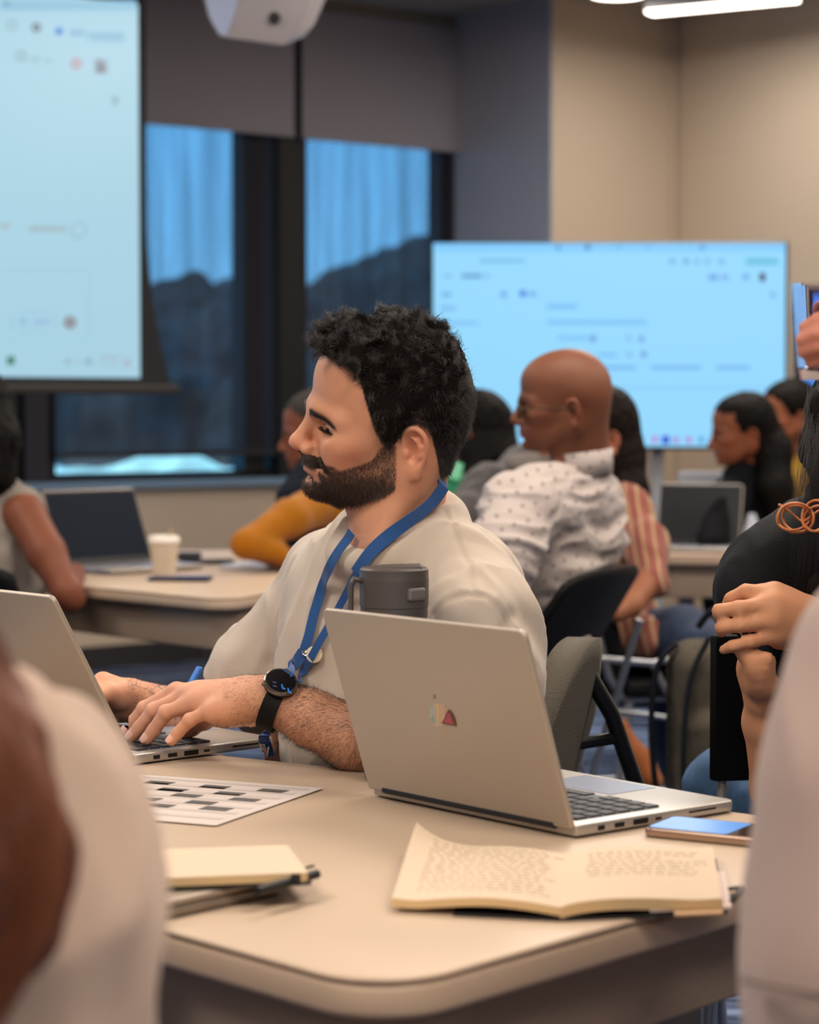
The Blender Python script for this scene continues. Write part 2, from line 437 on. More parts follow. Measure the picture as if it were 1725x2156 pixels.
def nail(name, tip, prev, up, r, m, parent):
    tip, prev, up = A(*tip), A(*prev), unit(up); d = unit(tip - prev); s = unit(np.cross(d, up)); u = np.cross(s, d)
    V = []; F = []; nx, ny = 7, 7
    for i in range(nx):
        for j in range(ny):
            a = (j / (ny - 1) - .5) * 2.0; x = i / (nx - 1)
            w = 1 - .25 * (abs(x - .45) * 2) ** 3
            V.append(tip + d * (r * (-.75 + 1.45 * x)) + (s * math.sin(a * w * .95) + u * math.cos(a * w * .95)) * r * (1.045 - .12 * x ** 3))
    for i in range(nx - 1):
        for j in range(ny - 1): F.append((i * ny + j, i * ny + j + 1, (i + 1) * ny + j + 1, (i + 1) * ny + j))
    n = len(V); V += [v - u * .0012 for v in V]; F += [tuple(x + n for x in f[::-1]) for f in F]
    return link(name, meshdata(name, V, F), m, parent)
def eyeballs(M, sc, parent, look=0, down=.35):
    for s in (1, -1):
        V = []; F = []; cols = []
        c = A(.0860, s * .0320, -.0178); g = unit(A(1, look, -down))
        b = bmesh.new(); bmesh.ops.create_uvsphere(b, u_segments=28, v_segments=20, radius=.0128)
        for v in b.verts: V.append(np.array(v.co))
        for f in b.faces: F.append([v.index for v in f.verts])
        b.free(); V = np.array(V); d = V @ g / .0128
        cols = np.where((d > .955)[:, None], A(.004, .003, .003), np.where((d > .86)[:, None], A(.045, .022, .012), A(.42, .36, .33)))
        W = (V + c) * sc @ M[:3, :3].T + M[:3, 3]
        link('eyeball', meshdata('eyeball', W, F, cols=cols), vmat('eye', rough=.08, spec=.6), parent)
def person_root(label, loc, group=None): return thing('person', label, 'person', loc, group=group)
def skin_cols(V, base, M=None, sc=1.0, lips=None, blush=None):
    c = np.tile(np.array(lin(base)[:3]), (len(V), 1))
    n = vnoise(V, 60, 3, 3); c = c * (1 + .05 * n[:, None] * A(.6, 1, 1))
    if M is not None:
        L = inv_pts(M, V, sc)
        def blob(p, r): return np.exp(-(((L - A(*p)) / A(*r)) ** 2).sum(1))
        m = np.clip(blob((.105, 0, -.0695), (.016, .024, .0038)) * 1.3 + blob((.105, 0, -.0815), (.016, .024, .0062)) * 1.5, 0, 1)
        if lips: c = c * (1 - m[:, None] * .8) + np.array(lin(lips)[:3]) * m[:, None] * .8
        r = np.clip(.5 * (blob((.075, .05, -.045), (.03, .03, .02)) + blob((.075, -.05, -.045), (.03, .03, .02))) + .8 * blob((.128, 0, -.047), (.015, .015, .012)) + .6 * (blob((-.01, .085, -.03), (.03, .02, .04)) + blob((-.01, -.085, -.03), (.03, .02, .04))), 0, 1)
        c = c * (1 + r[:, None] * A(.10, -.17, -.17))
    return c
# garments: displaced SDF surface
def folds(V, N, amp, seed, scale=14, stretch=(1, 1, 1), ridge=True):
    w = V + .03 * np.stack([vnoise(V, 9, seed + 5), vnoise(V, 9, seed + 6), vnoise(V, 9, seed + 7)], 1)
    n = vnoise(w * A(*stretch), scale, seed, 2)
    d = (1 - 2 * np.abs(n)) if ridge else n
    return V + N * (amp * d)[:, None]

def ribbon(mb, pts, nrm, w, th=.0012):
    pts = [A(*p) for p in pts]; n = len(pts); V = []; F = []
    for i in range(n):
        t = unit(pts[min(i + 1, n - 1)] - pts[max(i - 1, 0)]); N = unit(nrm[i] - t * np.dot(nrm[i], t)); s = np.cross(t, N)
        for (a, b) in ((-.5, 0), (.5, 0), (.5, 1), (-.5, 1)): V.append(pts[i] + s * (w * a) + N * (th * b))
    for i in range(n - 1):
        for k in range(4): F.append((i * 4 + k, i * 4 + (k + 1) % 4, (i + 1) * 4 + (k + 1) % 4, (i + 1) * 4 + k))
    F.append((0, 1, 2, 3)); F.append(tuple(4 * (n - 1) + k for k in (3, 2, 1, 0)))
    mb._add(V, F)
def catmull(pts, m=8):
    pts = [A(*p) for p in pts]; out = []; n = len(pts)
    for i in range(n - 1):
        p0, p1, p2, p3 = pts[max(i - 1, 0)], pts[i], pts[i + 1], pts[min(i + 2, n - 1)]
        for k in range(m):
            t = k / m; out.append(.5 * ((2 * p1) + (-p0 + p2) * t + (2 * p0 - 5 * p1 + 4 * p2 - p3) * t * t + (-p0 + 3 * p1 - 3 * p2 + p3) * t ** 3))
    out.append(pts[-1]); return out
# ---------------------------------------------------------------- the man in the beige T-shirt
random.seed(4); rng = np.random.default_rng(7)
SKIN = vmat('skin', rough=.50, sss=.08, bump=.22, bscale=1100, spec=.45)
def build_man():
    root = person_root('bearded man in a cream T-shirt and blue lanyard typing on a laptop', P(900, 1700, 3.0))
    HC = P(836, 856, 2.86); M = headM(HC, 194, 1, 17); sc = .985
    S = SDF(); S.frame(M, sc); head_sdf(S, smile=1.0, nose=1.12, lids=.1)
    S.frame(np.eye(4), 1)
    hl = lambda x, y, z: M[:3, :3] @ (A(x, y, z) * sc) + M[:3, 3]
    nk = P(838, 1140, 2.90)
    S.cap(hl(-.022, 0, -.050), nk, .051, .055, k=.03)
    S.cap(hl(.030, .0, -.085), P(800, 1150, 2.87), .030, .034, k=.03)
    S.cap(hl(-.02, .05, -.055), P(800, 1150, 2.83), .014, .013, k=.03)      # neck muscle
    # torso core under the shirt
    S.cap(P(848, 1190, 2.93), P(860, 1300, 3.0), .055, .10, k=.03)
    S.cap(P(860, 1300, 3.0), P(890, 1700, 3.02), .12, .13, k=.06)
    shL, elL = P(958, 1228, 2.86), P(1020, 1540, 2.78); wrL = P(552, 1468, 2.775)
    shR, elR = P(690, 1220, 3.10), P(545, 1560, 3.12); wrR = P(275, 1470, 3.02)
    S.cap(shL, elL, .058, .043, k=.03); S.cap(shR, elR, .055, .043, k=.03)
    # left forearm: thick below the elbow, slim at the wrist
    f = lambda a, b, t: a + (b - a) * t
    S.chain([elL, P(900, 1590, 2.755), P(752, 1556, 2.755), P(655, 1512, 2.765), P(590, 1481, 2.772), wrL], [.043, .045, .0405, .0335, .0285, .0265], k=.015, wk=.01)
    S.ell(f(P(590, 1481, 2.772), wrL, .5), (.030, .027, .021), k=.01)
    S.chain([elR, P(440, 1530, 3.09), P(350, 1500, 3.05), P(310, 1486, 3.035), wrR], [.043, .042, .034, .029, .025], k=.015, wk=.01)
    # left hand on the keys
    mc = [P(372, 1454, 2.862), P(396, 1464, 2.836), P(420, 1476, 2.808), P(447, 1494, 2.780)]
    fi = [[P(305, 1492, 2.880), P(281, 1520, 2.886), P(264, 1541, 2.886)],
          [P(324, 1496, 2.856), P(296, 1530, 2.862), P(276, 1551, 2.862)],
          [P(350, 1500, 2.824), P(324, 1537, 2.832), P(308, 1557, 2.832)],
          [P(400, 1516, 2.790), P(375, 1543, 2.796), P(361, 1559, 2.796)]]
    hand_sdf(S, wrL, mc, fi, [P(470, 1490, 2.83), P(430, 1515, 2.88), P(405, 1532, 2.90), P(385, 1545, 2.905)], palmdn=A(-.1, .15, -1), fr=(.0094, .0086, .0080))
    S.cap(P(520, 1462, 2.80), P(420, 1478, 2.825), .021, .017, k=.02)
    # right hand behind
    mr = [P(216, 1432, 2.995), P(206, 1452, 3.01), P(207, 1478, 3.02), P(213, 1496, 3.03)]
    fr_ = [[P(187, 1460, 2.965), P(178, 1485, 2.952), P(172, 1506, 2.948)], [P(180, 1476, 2.985), P(170, 1500, 2.975), P(165, 1520, 2.97)],
           [P(180, 1495, 3.0), P(170, 1515, 2.99), P(165, 1530, 2.985)], [P(188, 1510, 3.01), P(178, 1525, 3.005), P(173, 1535, 3.0)]]
    hand_sdf(S, wrR, mr, fr_, [P(250, 1462, 2.985), P(225, 1458, 2.958), P(212, 1464, 2.948), P(208, 1476, 2.946)], palmdn=A(-.3, .1, -1))
    hc = HC
    V1, F1 = S.mesh(hc + A(-.17, -.13, -.175), hc + A(.13, .14, .145), .0019)
    lo = P(240, 1600, 2.74); hi = P(600, 1400, 2.95)
    V2, F2 = S.mesh(A(lo[0], 2.70, .735), A(P(600, 1500, 2.77)[0], 2.920, P(400, 1400, 2.8)[2]), .0016)
    V3, F3 = S.mesh(A(V2[:, 0].max() - .001, 2.62, .70), A(elL[0] + .08, 2.95, .98), .004)
    V4, F4 = S.mesh(A(P(140, 1500, 3)[0], 2.918, .735), A(elR[0] + .08, 3.25, .92), .003)
    V5, F5 = S.mesh(A(-.20, 2.6, .62), A(.26, 3.3, hc[2] - .160), .006)
    V, F = join([(V1, F1), (V2, F2), (V3, F3), (V4, F4), (V5, F5)])
    cols = skin_cols(V, 'CC9272', M, sc, lips='B56A5A')
    L = inv_pts(M, V, sc); inhead = np.arange(len(V)) < len(V1)
    # beard shadow on the skin under the beard hairs; hair ground
    def beard_mask(L):
        x, y, z = L[:, 0], np.abs(L[:, 1]), L[:, 2]
        top = np.interp(x, [.018, .030, .036, .045, .065, .082, .090], [-.025, -.026, -.032, -.048, -.057, -.063, -.058])
        low = np.interp(x, [.015, .03, .06, .10], [-.088, -.102, -.120, -.135])
        m = sstep(.012, .019, x) * sstep(0, .006, top - z) * sstep(0, .006, z - low)
        cl = (x > .085)
        mu = sstep(-.0565, -.0595, z) * sstep(-.0745, -.0705, z) * sstep(.038, .032, y) * (x > .086)
        lipz = ((z > -.0885) & (z < -.0690) & (y < .0285) & (x > .080))
        patch = np.exp(-((y - .012) / .007) ** 2 - ((z + .0925) / .005) ** 2) * (x > .09)
        m = np.where(lipz, 0, m) * (1 - .15 * np.clip(patch * 1.2, 0, 1))
        m = np.where((x > .088) & (y < .026) & (z > -.0765), 0, m)
        return np.maximum(m, np.where(lipz & (z < -.0705), 0, mu))
    def hair_mask(L):
        x, y, z = L[:, 0], L[:, 1], L[:, 2]
        fl = np.interp(x, [-.2, -.052, -.046, -.036, -.030, -.022, -.008, .004, .012, .022, .034, .046, .055, .064, .080, .095, .14], [-.085, -.085, -.070, -.040, -.020, -.008, -.002, -.006, -.020, -.036, -.028, -.006, .020, .052, .070, .075, .076])
        return sstep(-.002, .004, z - fl)
    bm_ = np.where(inhead, beard_mask(L), 0); hm = np.where(inhead, hair_mask(L), 0)
    hm = hm * (1 - np.clip(np.exp(-(((L - A(-.008, .084, -.030)) / A(.018, .010, .030)) ** 2).sum(1)) * 2, 0, 1) * (np.abs(L[:, 1]) > .0755))
    d = np.clip(bm_ * .42, 0, 1)[:, None]; cols = cols * (1 - d) + A(.055, .034, .026) * d
    d = np.clip(hm, 0, 1)[:, None]; cols = cols * (1 - d) + A(.012, .009, .008) * d
    # tattoo on the right forearm
    tat = (V[:, 1] > 2.95) & (V[:, 0] > P(305, 1480, 3.05)[0]) 
    tn = np.abs(vnoise(V, 55, 11, 2)); tm = (sstep(.16, .04, tn) * .8 + .35 * sstep(.1, .5, vnoise(V, 40, 19))) * tat
    cols = cols * (1 - tm[:, None] * .85) + A(.03, .035, .04) * tm[:, None] * .85
    body = link('body', meshdata('body', V, F, cols=cols), SKIN, root)
    eyeballs(M, sc, root, look=.40, down=.22)
    # nails
    nm = mat('nail', 'E0AC98', rough=.25, spec=.6)
    for i, q in enumerate(fi): nail('fingernail', q[2], q[1], A(-.25, -.55, .8), .0080 * (1.0, 1.02, .98, .86)[i], nm, root)
    # ---- scalp hair: shaped cap plus strands
    H = SDF(); H.frame(M, sc)
    H.ell((-.001, 0, .024), (.0905, .081, .090), k=.02)
    H.ell((-.031, 0, .004), (.053, .068, .063), k=.03)
    H.ell((.042, 0, .048), (.068, .062, .054), k=.03)
    H.ell((.058, .005, .074), (.045, .052, .026), k=.03)
    H.cap((-.036, 0, -.02), (-.024, 0, -.078), .055, .049, k=.02)
    H.cap((.028, .066, .010), (.029, .065, -.022), .012, .008, k=.02)
    H.cap((.028, -.066, .010), (.029, -.065, -.022), .012, .008, k=.02)
    Vh, Fh = H.mesh(hc + A(-.17, -.15, -.16), hc + A(.15, .15, .18), .0026)
    Nh = vnormals(Vh, Fh); Lh = inv_pts(M, Vh, sc)
    m = hair_mask(Lh)
    top = sstep(.03, .10, Lh[:, 2])
    w = Vh + .012 * np.stack([vnoise(Vh, 40, 21), vnoise(Vh, 40, 22), vnoise(Vh, 40, 23)], 1)
    cl = 1 - 2 * np.abs(vnoise(w * A(1, 1, .6), 60, 31, 2))
    erode = (1 - m) * .022
    bare = np.clip(np.exp(-(((Lh - A(-.008, .084, -.030)) / A(.013, .030, .026)) ** 2).sum(1)) * 1.6, 0, 1) * .02
    Vh = Vh + Nh * ((.0012 + .0062 * top) * cl - .001 - erode - bare)[:, None]
    hairm = mat('dark_hair', '15110F', rough=.9, spec=.1, bump=.6, bscale=450)
    keep = (m[Fh].max(1) > .02); Fh2 = Fh[keep]
    cap = link('hair', meshdata('hair', Vh, Fh2), hairm, root)
    hb = bpy.data.materials.get('hair_strand') or bpy.data.materials.new('hair_strand'); hb.use_nodes = True
    nt = hb.node_tree; b = nt.nodes['Principled BSDF']; b.inputs['Base Color'].default_value = lin('211A16'); b.inputs['Roughness'].default_value = .38; b.inputs['Specular IOR Level'].default_value = .6
    mask = (m > .45) * 1.0
    n = 60000; p, nn = scatter(Vh, Fh2, mask * (bare < .008), n, rng); Lp = inv_pts(M, p, sc)
    flow = np.where((Lp[:, 2] > .045)[:, None], A(.55, .1, .15), A(-.25, 0, -1.0)) @ M[:3, :3].T
    tp = sstep(.02, .09, Lp[:, 2])
    ln = (.010 + .013 * tp) * rng.uniform(.5, 1.15, n)
    cv = np.stack([vnoise(p, 55, s, 2) for s in (41, 42, 43)], 1)
    jit = rng.normal(0, .35, (n, 3)); K = 6; paths = np.zeros((n, K, 3)); q = p - nn * .002; paths[:, 0] = q
    dirn = nn * (.35 + .45 * tp[:, None]) + flow * .8 + cv * (.5 + 1.2 * tp[:, None]) + jit
    for kk in range(1, K):
        c2 = np.stack([vnoise(q, 95, s) for s in (51, 52, 53)], 1)
        dirn = dirn + c2 * (.4 + .9 * tp[:, None]) + flow * .15 - nn * .12
        dirn /= np.linalg.norm(dirn, axis=1)[:, None]; q = q + dirn * (ln / (K - 1))[:, None]; paths[:, kk] = q
    hairs('hair_strands', p, paths, .00019, hb, cap)
    n = 26000; hm1 = np.where((L1_ := inv_pts(M, V1, sc))[:, 2] < .10, hair_mask(L1_), 0) * (1 - np.clip(np.exp(-(((np.abs(L1_) * A(0, 1, 0) + L1_ * A(1, 0, 1) - A(-.006, .084, -.032)) / A(.019, .012, .030)) ** 2).sum(1)) * 2.2, 0, 1))
    p, nn = scatter(V1, F1, hm1, n, rng); Lp = inv_pts(M, p, sc); kp = (rng.random(n) < hair_mask(Lp)) & (np.abs(Lp[:, 1]) < .0765) & ((Lp[:, 2] < .03) | (Lp[:, 0] > .04)); p, nn, Lp = p[kp], nn[kp], Lp[kp]; n = len(p)
    fl_ = np.where((Lp[:, 0] > .055)[:, None], A(-.3, 0, .9), A(-.35, 0, -1.0)) @ M[:3, :3].T; K = 4; paths = np.zeros((n, K, 3)); q = p - nn * .0006; paths[:, 0] = q
    dirn = nn * .45 + fl_ * .8 + rng.normal(0, .2, (n, 3)); ln = .0085 * rng.uniform(.5, 1.2, n)
    for kk in range(1, K):
        dirn /= np.linalg.norm(dirn, axis=1)[:, None]; q = q + dirn * (ln / (K - 1))[:, None]; paths[:, kk] = q; dirn = dirn + fl_ * .2
    hairs('hairline', p, paths, .00016, hb, cap)
    # ---- beard
    hb2 = bpy.data.materials.new('beard_strand'); hb2.use_nodes = True; b = hb2.node_tree.nodes['Principled BSDF']
    b.inputs['Base Color'].default_value = lin('3E2C21'); b.inputs['Roughness'].default_value = .4; b.inputs['Specular IOR Level'].default_value = .55
    Vb, Fb = V1, F1; Lb = inv_pts(M, Vb, sc); bmk = beard_mask(Lb)
    n = 26000; p, nn = scatter(Vb, Fb, (bmk > .15) * 1.0, n, rng); Lp = inv_pts(M, p, sc)
    den = beard_mask(Lp); kp = rng.random(n) < (.2 + .8 * den); p, nn, Lp = p[kp], nn[kp], Lp[kp]; n = len(p)
    low = sstep(-.06, -.11, Lp[:, 2]); ln = (.0038 + .0055 * low) * rng.uniform(.6, 1.2, n)
    flow = A(.15, 0, -1.0) @ M[:3, :3].T; K = 4; paths = np.zeros((n, K, 3)); q = p - nn * .0006; paths[:, 0] = q
    dirn = nn * (.55 + .3 * low[:, None]) + flow * .9 + rng.normal(0, .22, (n, 3)) + .3 * np.stack([vnoise(p, 70, s) for s in (61, 62, 63)], 1)
    for kk in range(1, K):
        dirn = dirn + flow * .25; dirn /= np.linalg.norm(dirn, axis=1)[:, None]; q = q + dirn * (ln / (K - 1))[:, None]; paths[:, kk] = q
    hairs('beard', p, paths, .00017, hb2, root)
    y_, z_ = np.abs(Lb[:, 1]), Lb[:, 2]; mm = ((z_ < -.0560) & (z_ > -.0695 - .10 * np.maximum(y_ - .018, 0)) & (y_ < .037) & (Lb[:, 0] > .083)) * 1.0
    n = 9000; p, nn = scatter(Vb, Fb, mm, n, rng); Lp = inv_pts(M, p, sc); fl_ = np.stack([.25 + 0 * Lp[:, 0], np.sign(Lp[:, 1]) * .55, -1.0 + 0 * Lp[:, 0]], 1) @ M[:3, :3].T
    paths = np.zeros((n, K, 3)); q = p - nn * .0006; paths[:, 0] = q; dirn = nn * .55 + fl_ * .8 + rng.normal(0, .16, (n, 3)); ln = .0075 * rng.uniform(.6, 1.15, n)
    for kk in range(1, K):
        dirn /= np.linalg.norm(dirn, axis=1)[:, None]; q = q + dirn * (ln / (K - 1))[:, None]; paths[:, kk] = q; dirn = dirn + fl_ * .25
    hairs('moustache', p, paths, .00017, hb2, root)
    # ---- eyebrows and lashes
    P_, K = [], 4
    for s in (1, -1):
        for i in range(620):
            t = rng.random() ** .9; x = .1175 - .034 * t - .004 * t * t; y = s * (.010 + .038 * t); z = -.0010 + .0028 * math.sin(t * PI * .9) - .0085 * t + rng.normal(0, .0024) * (1 - .72 * t)
            o = A(x - .004, y, z); d = unit(A(-.35, s * 1.0, .35 * (1 - t) - .12)) + rng.normal(0, .09, 3); d = unit(d)
            P_.append([o + d * (.0085 * j / (K - 1)) + A(.0015, 0, 0) * math.sin(PI * j / (K - 1)) for j in range(K)])
        for i in range(90):
            t = i / 90; o = A(.1010 - .010 * t * t, s * (.0190 + .0265 * t), -.0185 - .0022 * t); d = unit(A(.8, s * .45, -.30) + rng.normal(0, .08, 3))
            P_.append([o + d * (.0075 * j / (K - 1)) + A(0, 0, .0007 * j) for j in range(K)])
    W = np.array(P_); 
    # drop the brow roots onto the skin
    from mathutils.kdtree import KDTree
    L1 = inv_pts(M, V1, sc); L1 = L1[(L1[:, 0] > .06) & (L1[:, 2] > -.02) & (L1[:, 2] < .02)]
    for i in range(len(W)):
        if i % 710 < 620:
            cc0 = L1[(np.abs(L1[:, 1] - W[i, 0, 1]) < .0022) & (np.abs(L1[:, 2] - W[i, 0, 2]) < .0022)]
            if len(cc0): W[i] += A(cc0[:, 0].max() + .0004 - W[i, 0, 0], 0, 0)
    W = W * sc @ M[:3, :3].T + M[:3, 3]
    hairs('eyebrow', W[:, 0], W, .00022, hb, root)
    # ---- arm hair
    Va, Fa = join([(V2, F2), (V3, F3)]); ma = (Va[:, 2] < .87) & (Va[:, 1] < 2.83) & (Va[:, 0] > P(455, 1470, 2.8)[0]) & (Va[:, 0] < P(860, 1470, 2.8)[0])
    n = 14000; p, nn = scatter(Va, Fa, ma * 1.0, n, rng); kp = rng.random(n) < np.interp(p[:, 0], [P(455, 1470, 2.8)[0], P(620, 1470, 2.8)[0]], [.25, 1]); p, nn = p[kp], nn[kp]; n = len(p)
    K = 5; paths = np.zeros((n, K, 3)); q = p - nn * .0005; paths[:, 0] = q; d0 = unit(wrL - elL)
    dirn = nn * .45 + d0 * .35 + A(.25, 0, .25) * 0 + A(0, 0, -.25) + rng.normal(0, .22, (n, 3)) + .5 * np.stack([vnoise(p, 25, s) for s in (71, 72, 73)], 1)
    ln = np.interp(p[:, 0], [P(455, 1470, 2.8)[0], P(640, 1470, 2.8)[0]], [.0055, .0095]) * rng.uniform(.4, 1.2, n)
    for kk in range(1, K):
        dirn = dirn - nn * .12; dirn /= np.linalg.norm(dirn, axis=1)[:, None]; q = q + dirn * (ln / (K - 1))[:, None]; paths[:, kk] = q
    hairs('arm_hair', p, paths, .00010, hb, root)
    n = 1500; p, nn = scatter(V4, F4, (V4[:, 0] < P(450, 1470, 3.1)[0]) & (V4[:, 0] > P(270, 1470, 3.0)[0]) & (V4[:, 2] < .86), n, rng)
    paths = np.zeros((n, K, 3)); q = p.copy(); paths[:, 0] = q; dirn = nn * .6 + rng.normal(0, .35, (n, 3))
    for kk in range(1, K):
        dirn /= np.linalg.norm(dirn, axis=1)[:, None]; q = q + dirn * .0025; paths[:, kk] = q
    hairs('arm_hair', p, paths, .00010, hb, root)
    # ---- T-shirt
    C = SDF(); 
    C.chain([P(845, 1185, 2.93), P(890, 1330, 3.00), P(905, 1500, 3.03), P(910, 1720, 3.04)], [.085, .125, .135, .140], k=.06)
    C.chain([P(720, 1270, 3.00), P(745, 1400, 2.99), P(770, 1560, 2.98), P(790, 1680, 2.98)], [.075, .085, .088, .085], k=.07)
    C.cap(P(850, 1140, 2.92), P(945, 1222, 2.87), .055, .068, k=.05)
    C.cap(P(830, 1150, 2.93), shR + A(.02, 0, -.01), .052, .060, k=.05)
    C.cap(P(885, 1142, 2.95), P(945, 1228, 2.97), .052, .070, k=.05)
    C.cap(P(940, 1245, 3.0), P(965, 1500, 3.05), .076, .095, k=.05)
    C.chain([P(952, 1222, 2.86), P(998, 1330, 2.80), P(1022, 1440, 2.77)], [.069, .076, .072], k=.04)
    C.chain([shR, P(625, 1340, 3.13), P(545, 1420, 3.14), P(500, 1470, 3.15)], [.058, .062, .063, .058], k=.04)
    nkv = hl(-.02, 0, -.06)
    C0 = P(842, 1099, 2.905); RC = .060; cpl = lambda th, dr=0, dz=0: C0 + A((RC + dr) * math.cos(th), (RC + .003 + dr) * math.sin(th), (.40 * math.cos(th) + .44 * math.sin(th)) * RC + dz)
    C.chain([cpl(t_, .010, -.014) for t_ in np.linspace(0, 2 * PI, 25)], .010, k=.025)
    npl = unit(A(-.40, -.44, 1)); C.cap(C0 + npl * .045, C0 + npl * .16, .0595, .0595, k=.006, op='s')
    C.cap(P(490, 1478, 3.155), P(380, 1560, 3.15), .056, .075, k=.006, op='s')
    Vc, Fc = C.mesh(A(-.32, 2.60, .62), A(.30, 3.28, 1.13), .0031)
    Nc = vnormals(Vc, Fc)
    d = np.zeros(len(Vc))
    w = Vc + .035 * np.stack([vnoise(Vc, 10, 81), vnoise(Vc, 10, 82), vnoise(Vc, 10, 83)], 1)
    rid = 1 - 2 * np.abs(vnoise(w * A(1.3, 1.3, .55), 13, 84, 2)); d += .0052 * rid
    d += .004 * vnoise(Vc, 9, 85, 2)
    # shoulder seam: runs over the sleeve head, armhole crease
    def seam(pts, width, depth):
        nonlocal d
        pp = np.array(pts); best = np.full(len(Vc), 9.)
        for a, b in zip(pp[:-1], pp[1:]):
            ab = b - a; t = np.clip(((Vc - a) @ ab) / (ab @ ab), 0, 1); best = np.minimum(best, np.linalg.norm(Vc - (a + t[:, None] * ab), axis=1))
        d += depth * np.exp(-(best / width) ** 2); return best
    front = Vc[:, 1] < 2.86
    def onsurf(px, py):
        o = np.array([0, 0, CAMZ]); r = ray(px, py); r = r / np.linalg.norm(r); q = Vc - o; t = q @ r; dd = np.linalg.norm(q - t[:, None] * r, axis=1); c = dd < .006
        return Vc[c][np.argmin(t[c])] if c.any() else P(px, py, 2.8)
    sm = [onsurf(*q) for q in [(905, 1290), (940, 1262), (985, 1245), (1030, 1252), (1075, 1290), (1108, 1340), (1125, 1395)]]
    b1 = seam(sm, .0034, -.0042); seam([q + A(0, 0, .008) for q in sm], .006, .0018)
    sm2 = [onsurf(*q) for q in [(935, 1068), (965, 1120), (985, 1180), (990, 1243)]]
    b2 = seam(sm2, .0035, -.003); seam([q + A(.006, 0, .002) for q in sm2], .0028, .0018)
    seam([onsurf(*q) for q in [(905, 1245), (960, 1215), (985, 1190)]], .010, .004)
    seam([onsurf(*q) for q in [(700, 1180), (650, 1260), (640, 1340)]], .012, .004)
    seam([onsurf(*q) for q in [(1090, 1290), (1060, 1370)]], .010, -.005)
    seam([onsurf(*q) for q in [(560, 1230), (575, 1330), (560, 1400)]], .010, -.004)
    Vc = Vc + Nc * d[:, None]
    cc = np.tile(np.array(lin('BFB0A0')[:3]), (len(Vc), 1)) * (1 + .03 * vnoise(Vc, 20, 5, 2))[:, None]
    shirt = vmat('tshirt', rough=.85, bump=.35, bscale=700, spec=.2, sheen=.25)
    sh = link('t_shirt', meshdata('t_shirt', smoothmesh(Vc, Fc, 1, .4), Fc, cols=cc), shirt, root)
    # ribbed collar
    pts = [cpl(t_, .0015 + 0 * t_, -.001) for t_ in np.linspace(0, 2 * PI, 61)]; nr = [unit(A(math.cos(t_), math.sin(t_), .25)) for t_ in np.linspace(0, 2 * PI, 61)]
    cb = MB(); ribbon(cb, pts, nr, .019, .0026); co = cb.build('collar', mat('collar_rib', 'BEAF9F', rough=.9, bump=.5, bscale=900, sheen=.2), sh, smooth=True)
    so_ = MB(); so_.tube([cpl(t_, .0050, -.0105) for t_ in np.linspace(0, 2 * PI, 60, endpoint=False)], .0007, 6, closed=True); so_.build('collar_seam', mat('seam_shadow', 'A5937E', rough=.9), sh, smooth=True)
    # jeans, seat and thighs under the table
    J = SDF(); J.cap(P(905, 1730, 3.05), P(860, 1800, 3.02), .15, .15, k=.05)
    hp = P(900, 1800, 3.02)
    J.chain([hp + A(.03, -.08, -.03), hp + A(-.36, -.26, -.02), hp + A(-.38, -.27, -.42)], [.095, .075, .055], k=.04)
    J.chain([hp + A(-.03, .08, -.03), hp + A(-.42, -.02, -.02), hp + A(-.44, -.02, -.42)], [.095, .075, .055], k=.04)
    Vj, Fj = J.mesh(hp + A(-.6, -.5, -.5), hp + A(.25, .3, .25), .012)
    link('jeans', meshdata('jeans', folds(Vj, vnormals(Vj, Fj), .004, 9), Fj), mat('denim', '2E4258', rough=.85, noise=(60, .25), bump=.3, bscale=500), root)
    return root, onsurf, dict(M=M, sc=sc, wrL=wrL, body=(V, F), shirt=(Vc, Fc), elL=elL)
# ---------------------------------------------------------------- camera, world, lights
cd = bpy.data.cameras.new('camera'); cam = bpy.data.objects.new('camera', cd); COL.objects.link(cam)
cam.location = (0, 0, CAMZ); cam.rotation_euler = (PI / 2 - PITCH, 0, 0)
cd.sensor_fit = 'HORIZONTAL'; cd.sensor_width = 24.0; cd.lens = F_PX / 1725 * 24.0; cd.clip_start = .05; cd.clip_end = 400
cd.dof.use_dof = True; cd.dof.focus_distance = 2.82; cd.dof.aperture_fstop = 4.2
bpy.context.scene.camera = cam
vs = bpy.context.scene.view_settings; vs.view_transform = 'Standard'; vs.look = 'None'; vs.gamma = 1; vs.use_curve_mapping = False; vs.exposure = 0.0
sc_ = bpy.context.scene
sc_.cycles.max_bounces = 7; sc_.cycles.diffuse_bounces = 4; sc_.cycles.glossy_bounces = 3; sc_.cycles.transmission_bounces = 6; sc_.cycles.transparent_max_bounces = 10
sc_.cycles.caustics_reflective = False; sc_.cycles.caustics_refractive = False; sc_.cycles.sample_clamp_indirect = 6
w = bpy.data.worlds.new('world'); sc_.world = w; w.use_nodes = True
nt = w.node_tree; bg = nt.nodes['Background']
tc = nt.nodes.new('ShaderNodeTexCoord'); sep = nt.nodes.new('ShaderNodeSeparateXYZ'); nt.links.new(tc.outputs['Generated'], sep.inputs[0])
rp = nt.nodes.new('ShaderNodeValToRGB'); rp.color_ramp.elements[0].position = .0; rp.color_ramp.elements[0].color = (.20, .50, .80, 1)
rp.color_ramp.elements[1].position = .35; rp.color_ramp.elements[1].color = (.10, .42, .92, 1)
nt.links.new(sep.outputs['Z'], rp.inputs['Fac']); nt.links.new(rp.outputs[0], bg.inputs['Color']); bg.inputs['Strength'].default_value = 2.3
def S(name, o): o.name = name; return tag(o, kind='structure')
def bx(name, c, size, m, R=None, bev=0): return MB().box(c, size, R, bev).build(name, m)
WALL = mat('wall_paint', 'CBBAA6', rough=.9, bump=.1, bscale=80, spec=.2)
WGREY = mat('column_side_shade', 'B2B4C0', rough=.8, bump=.08, bscale=120, spec=.2)
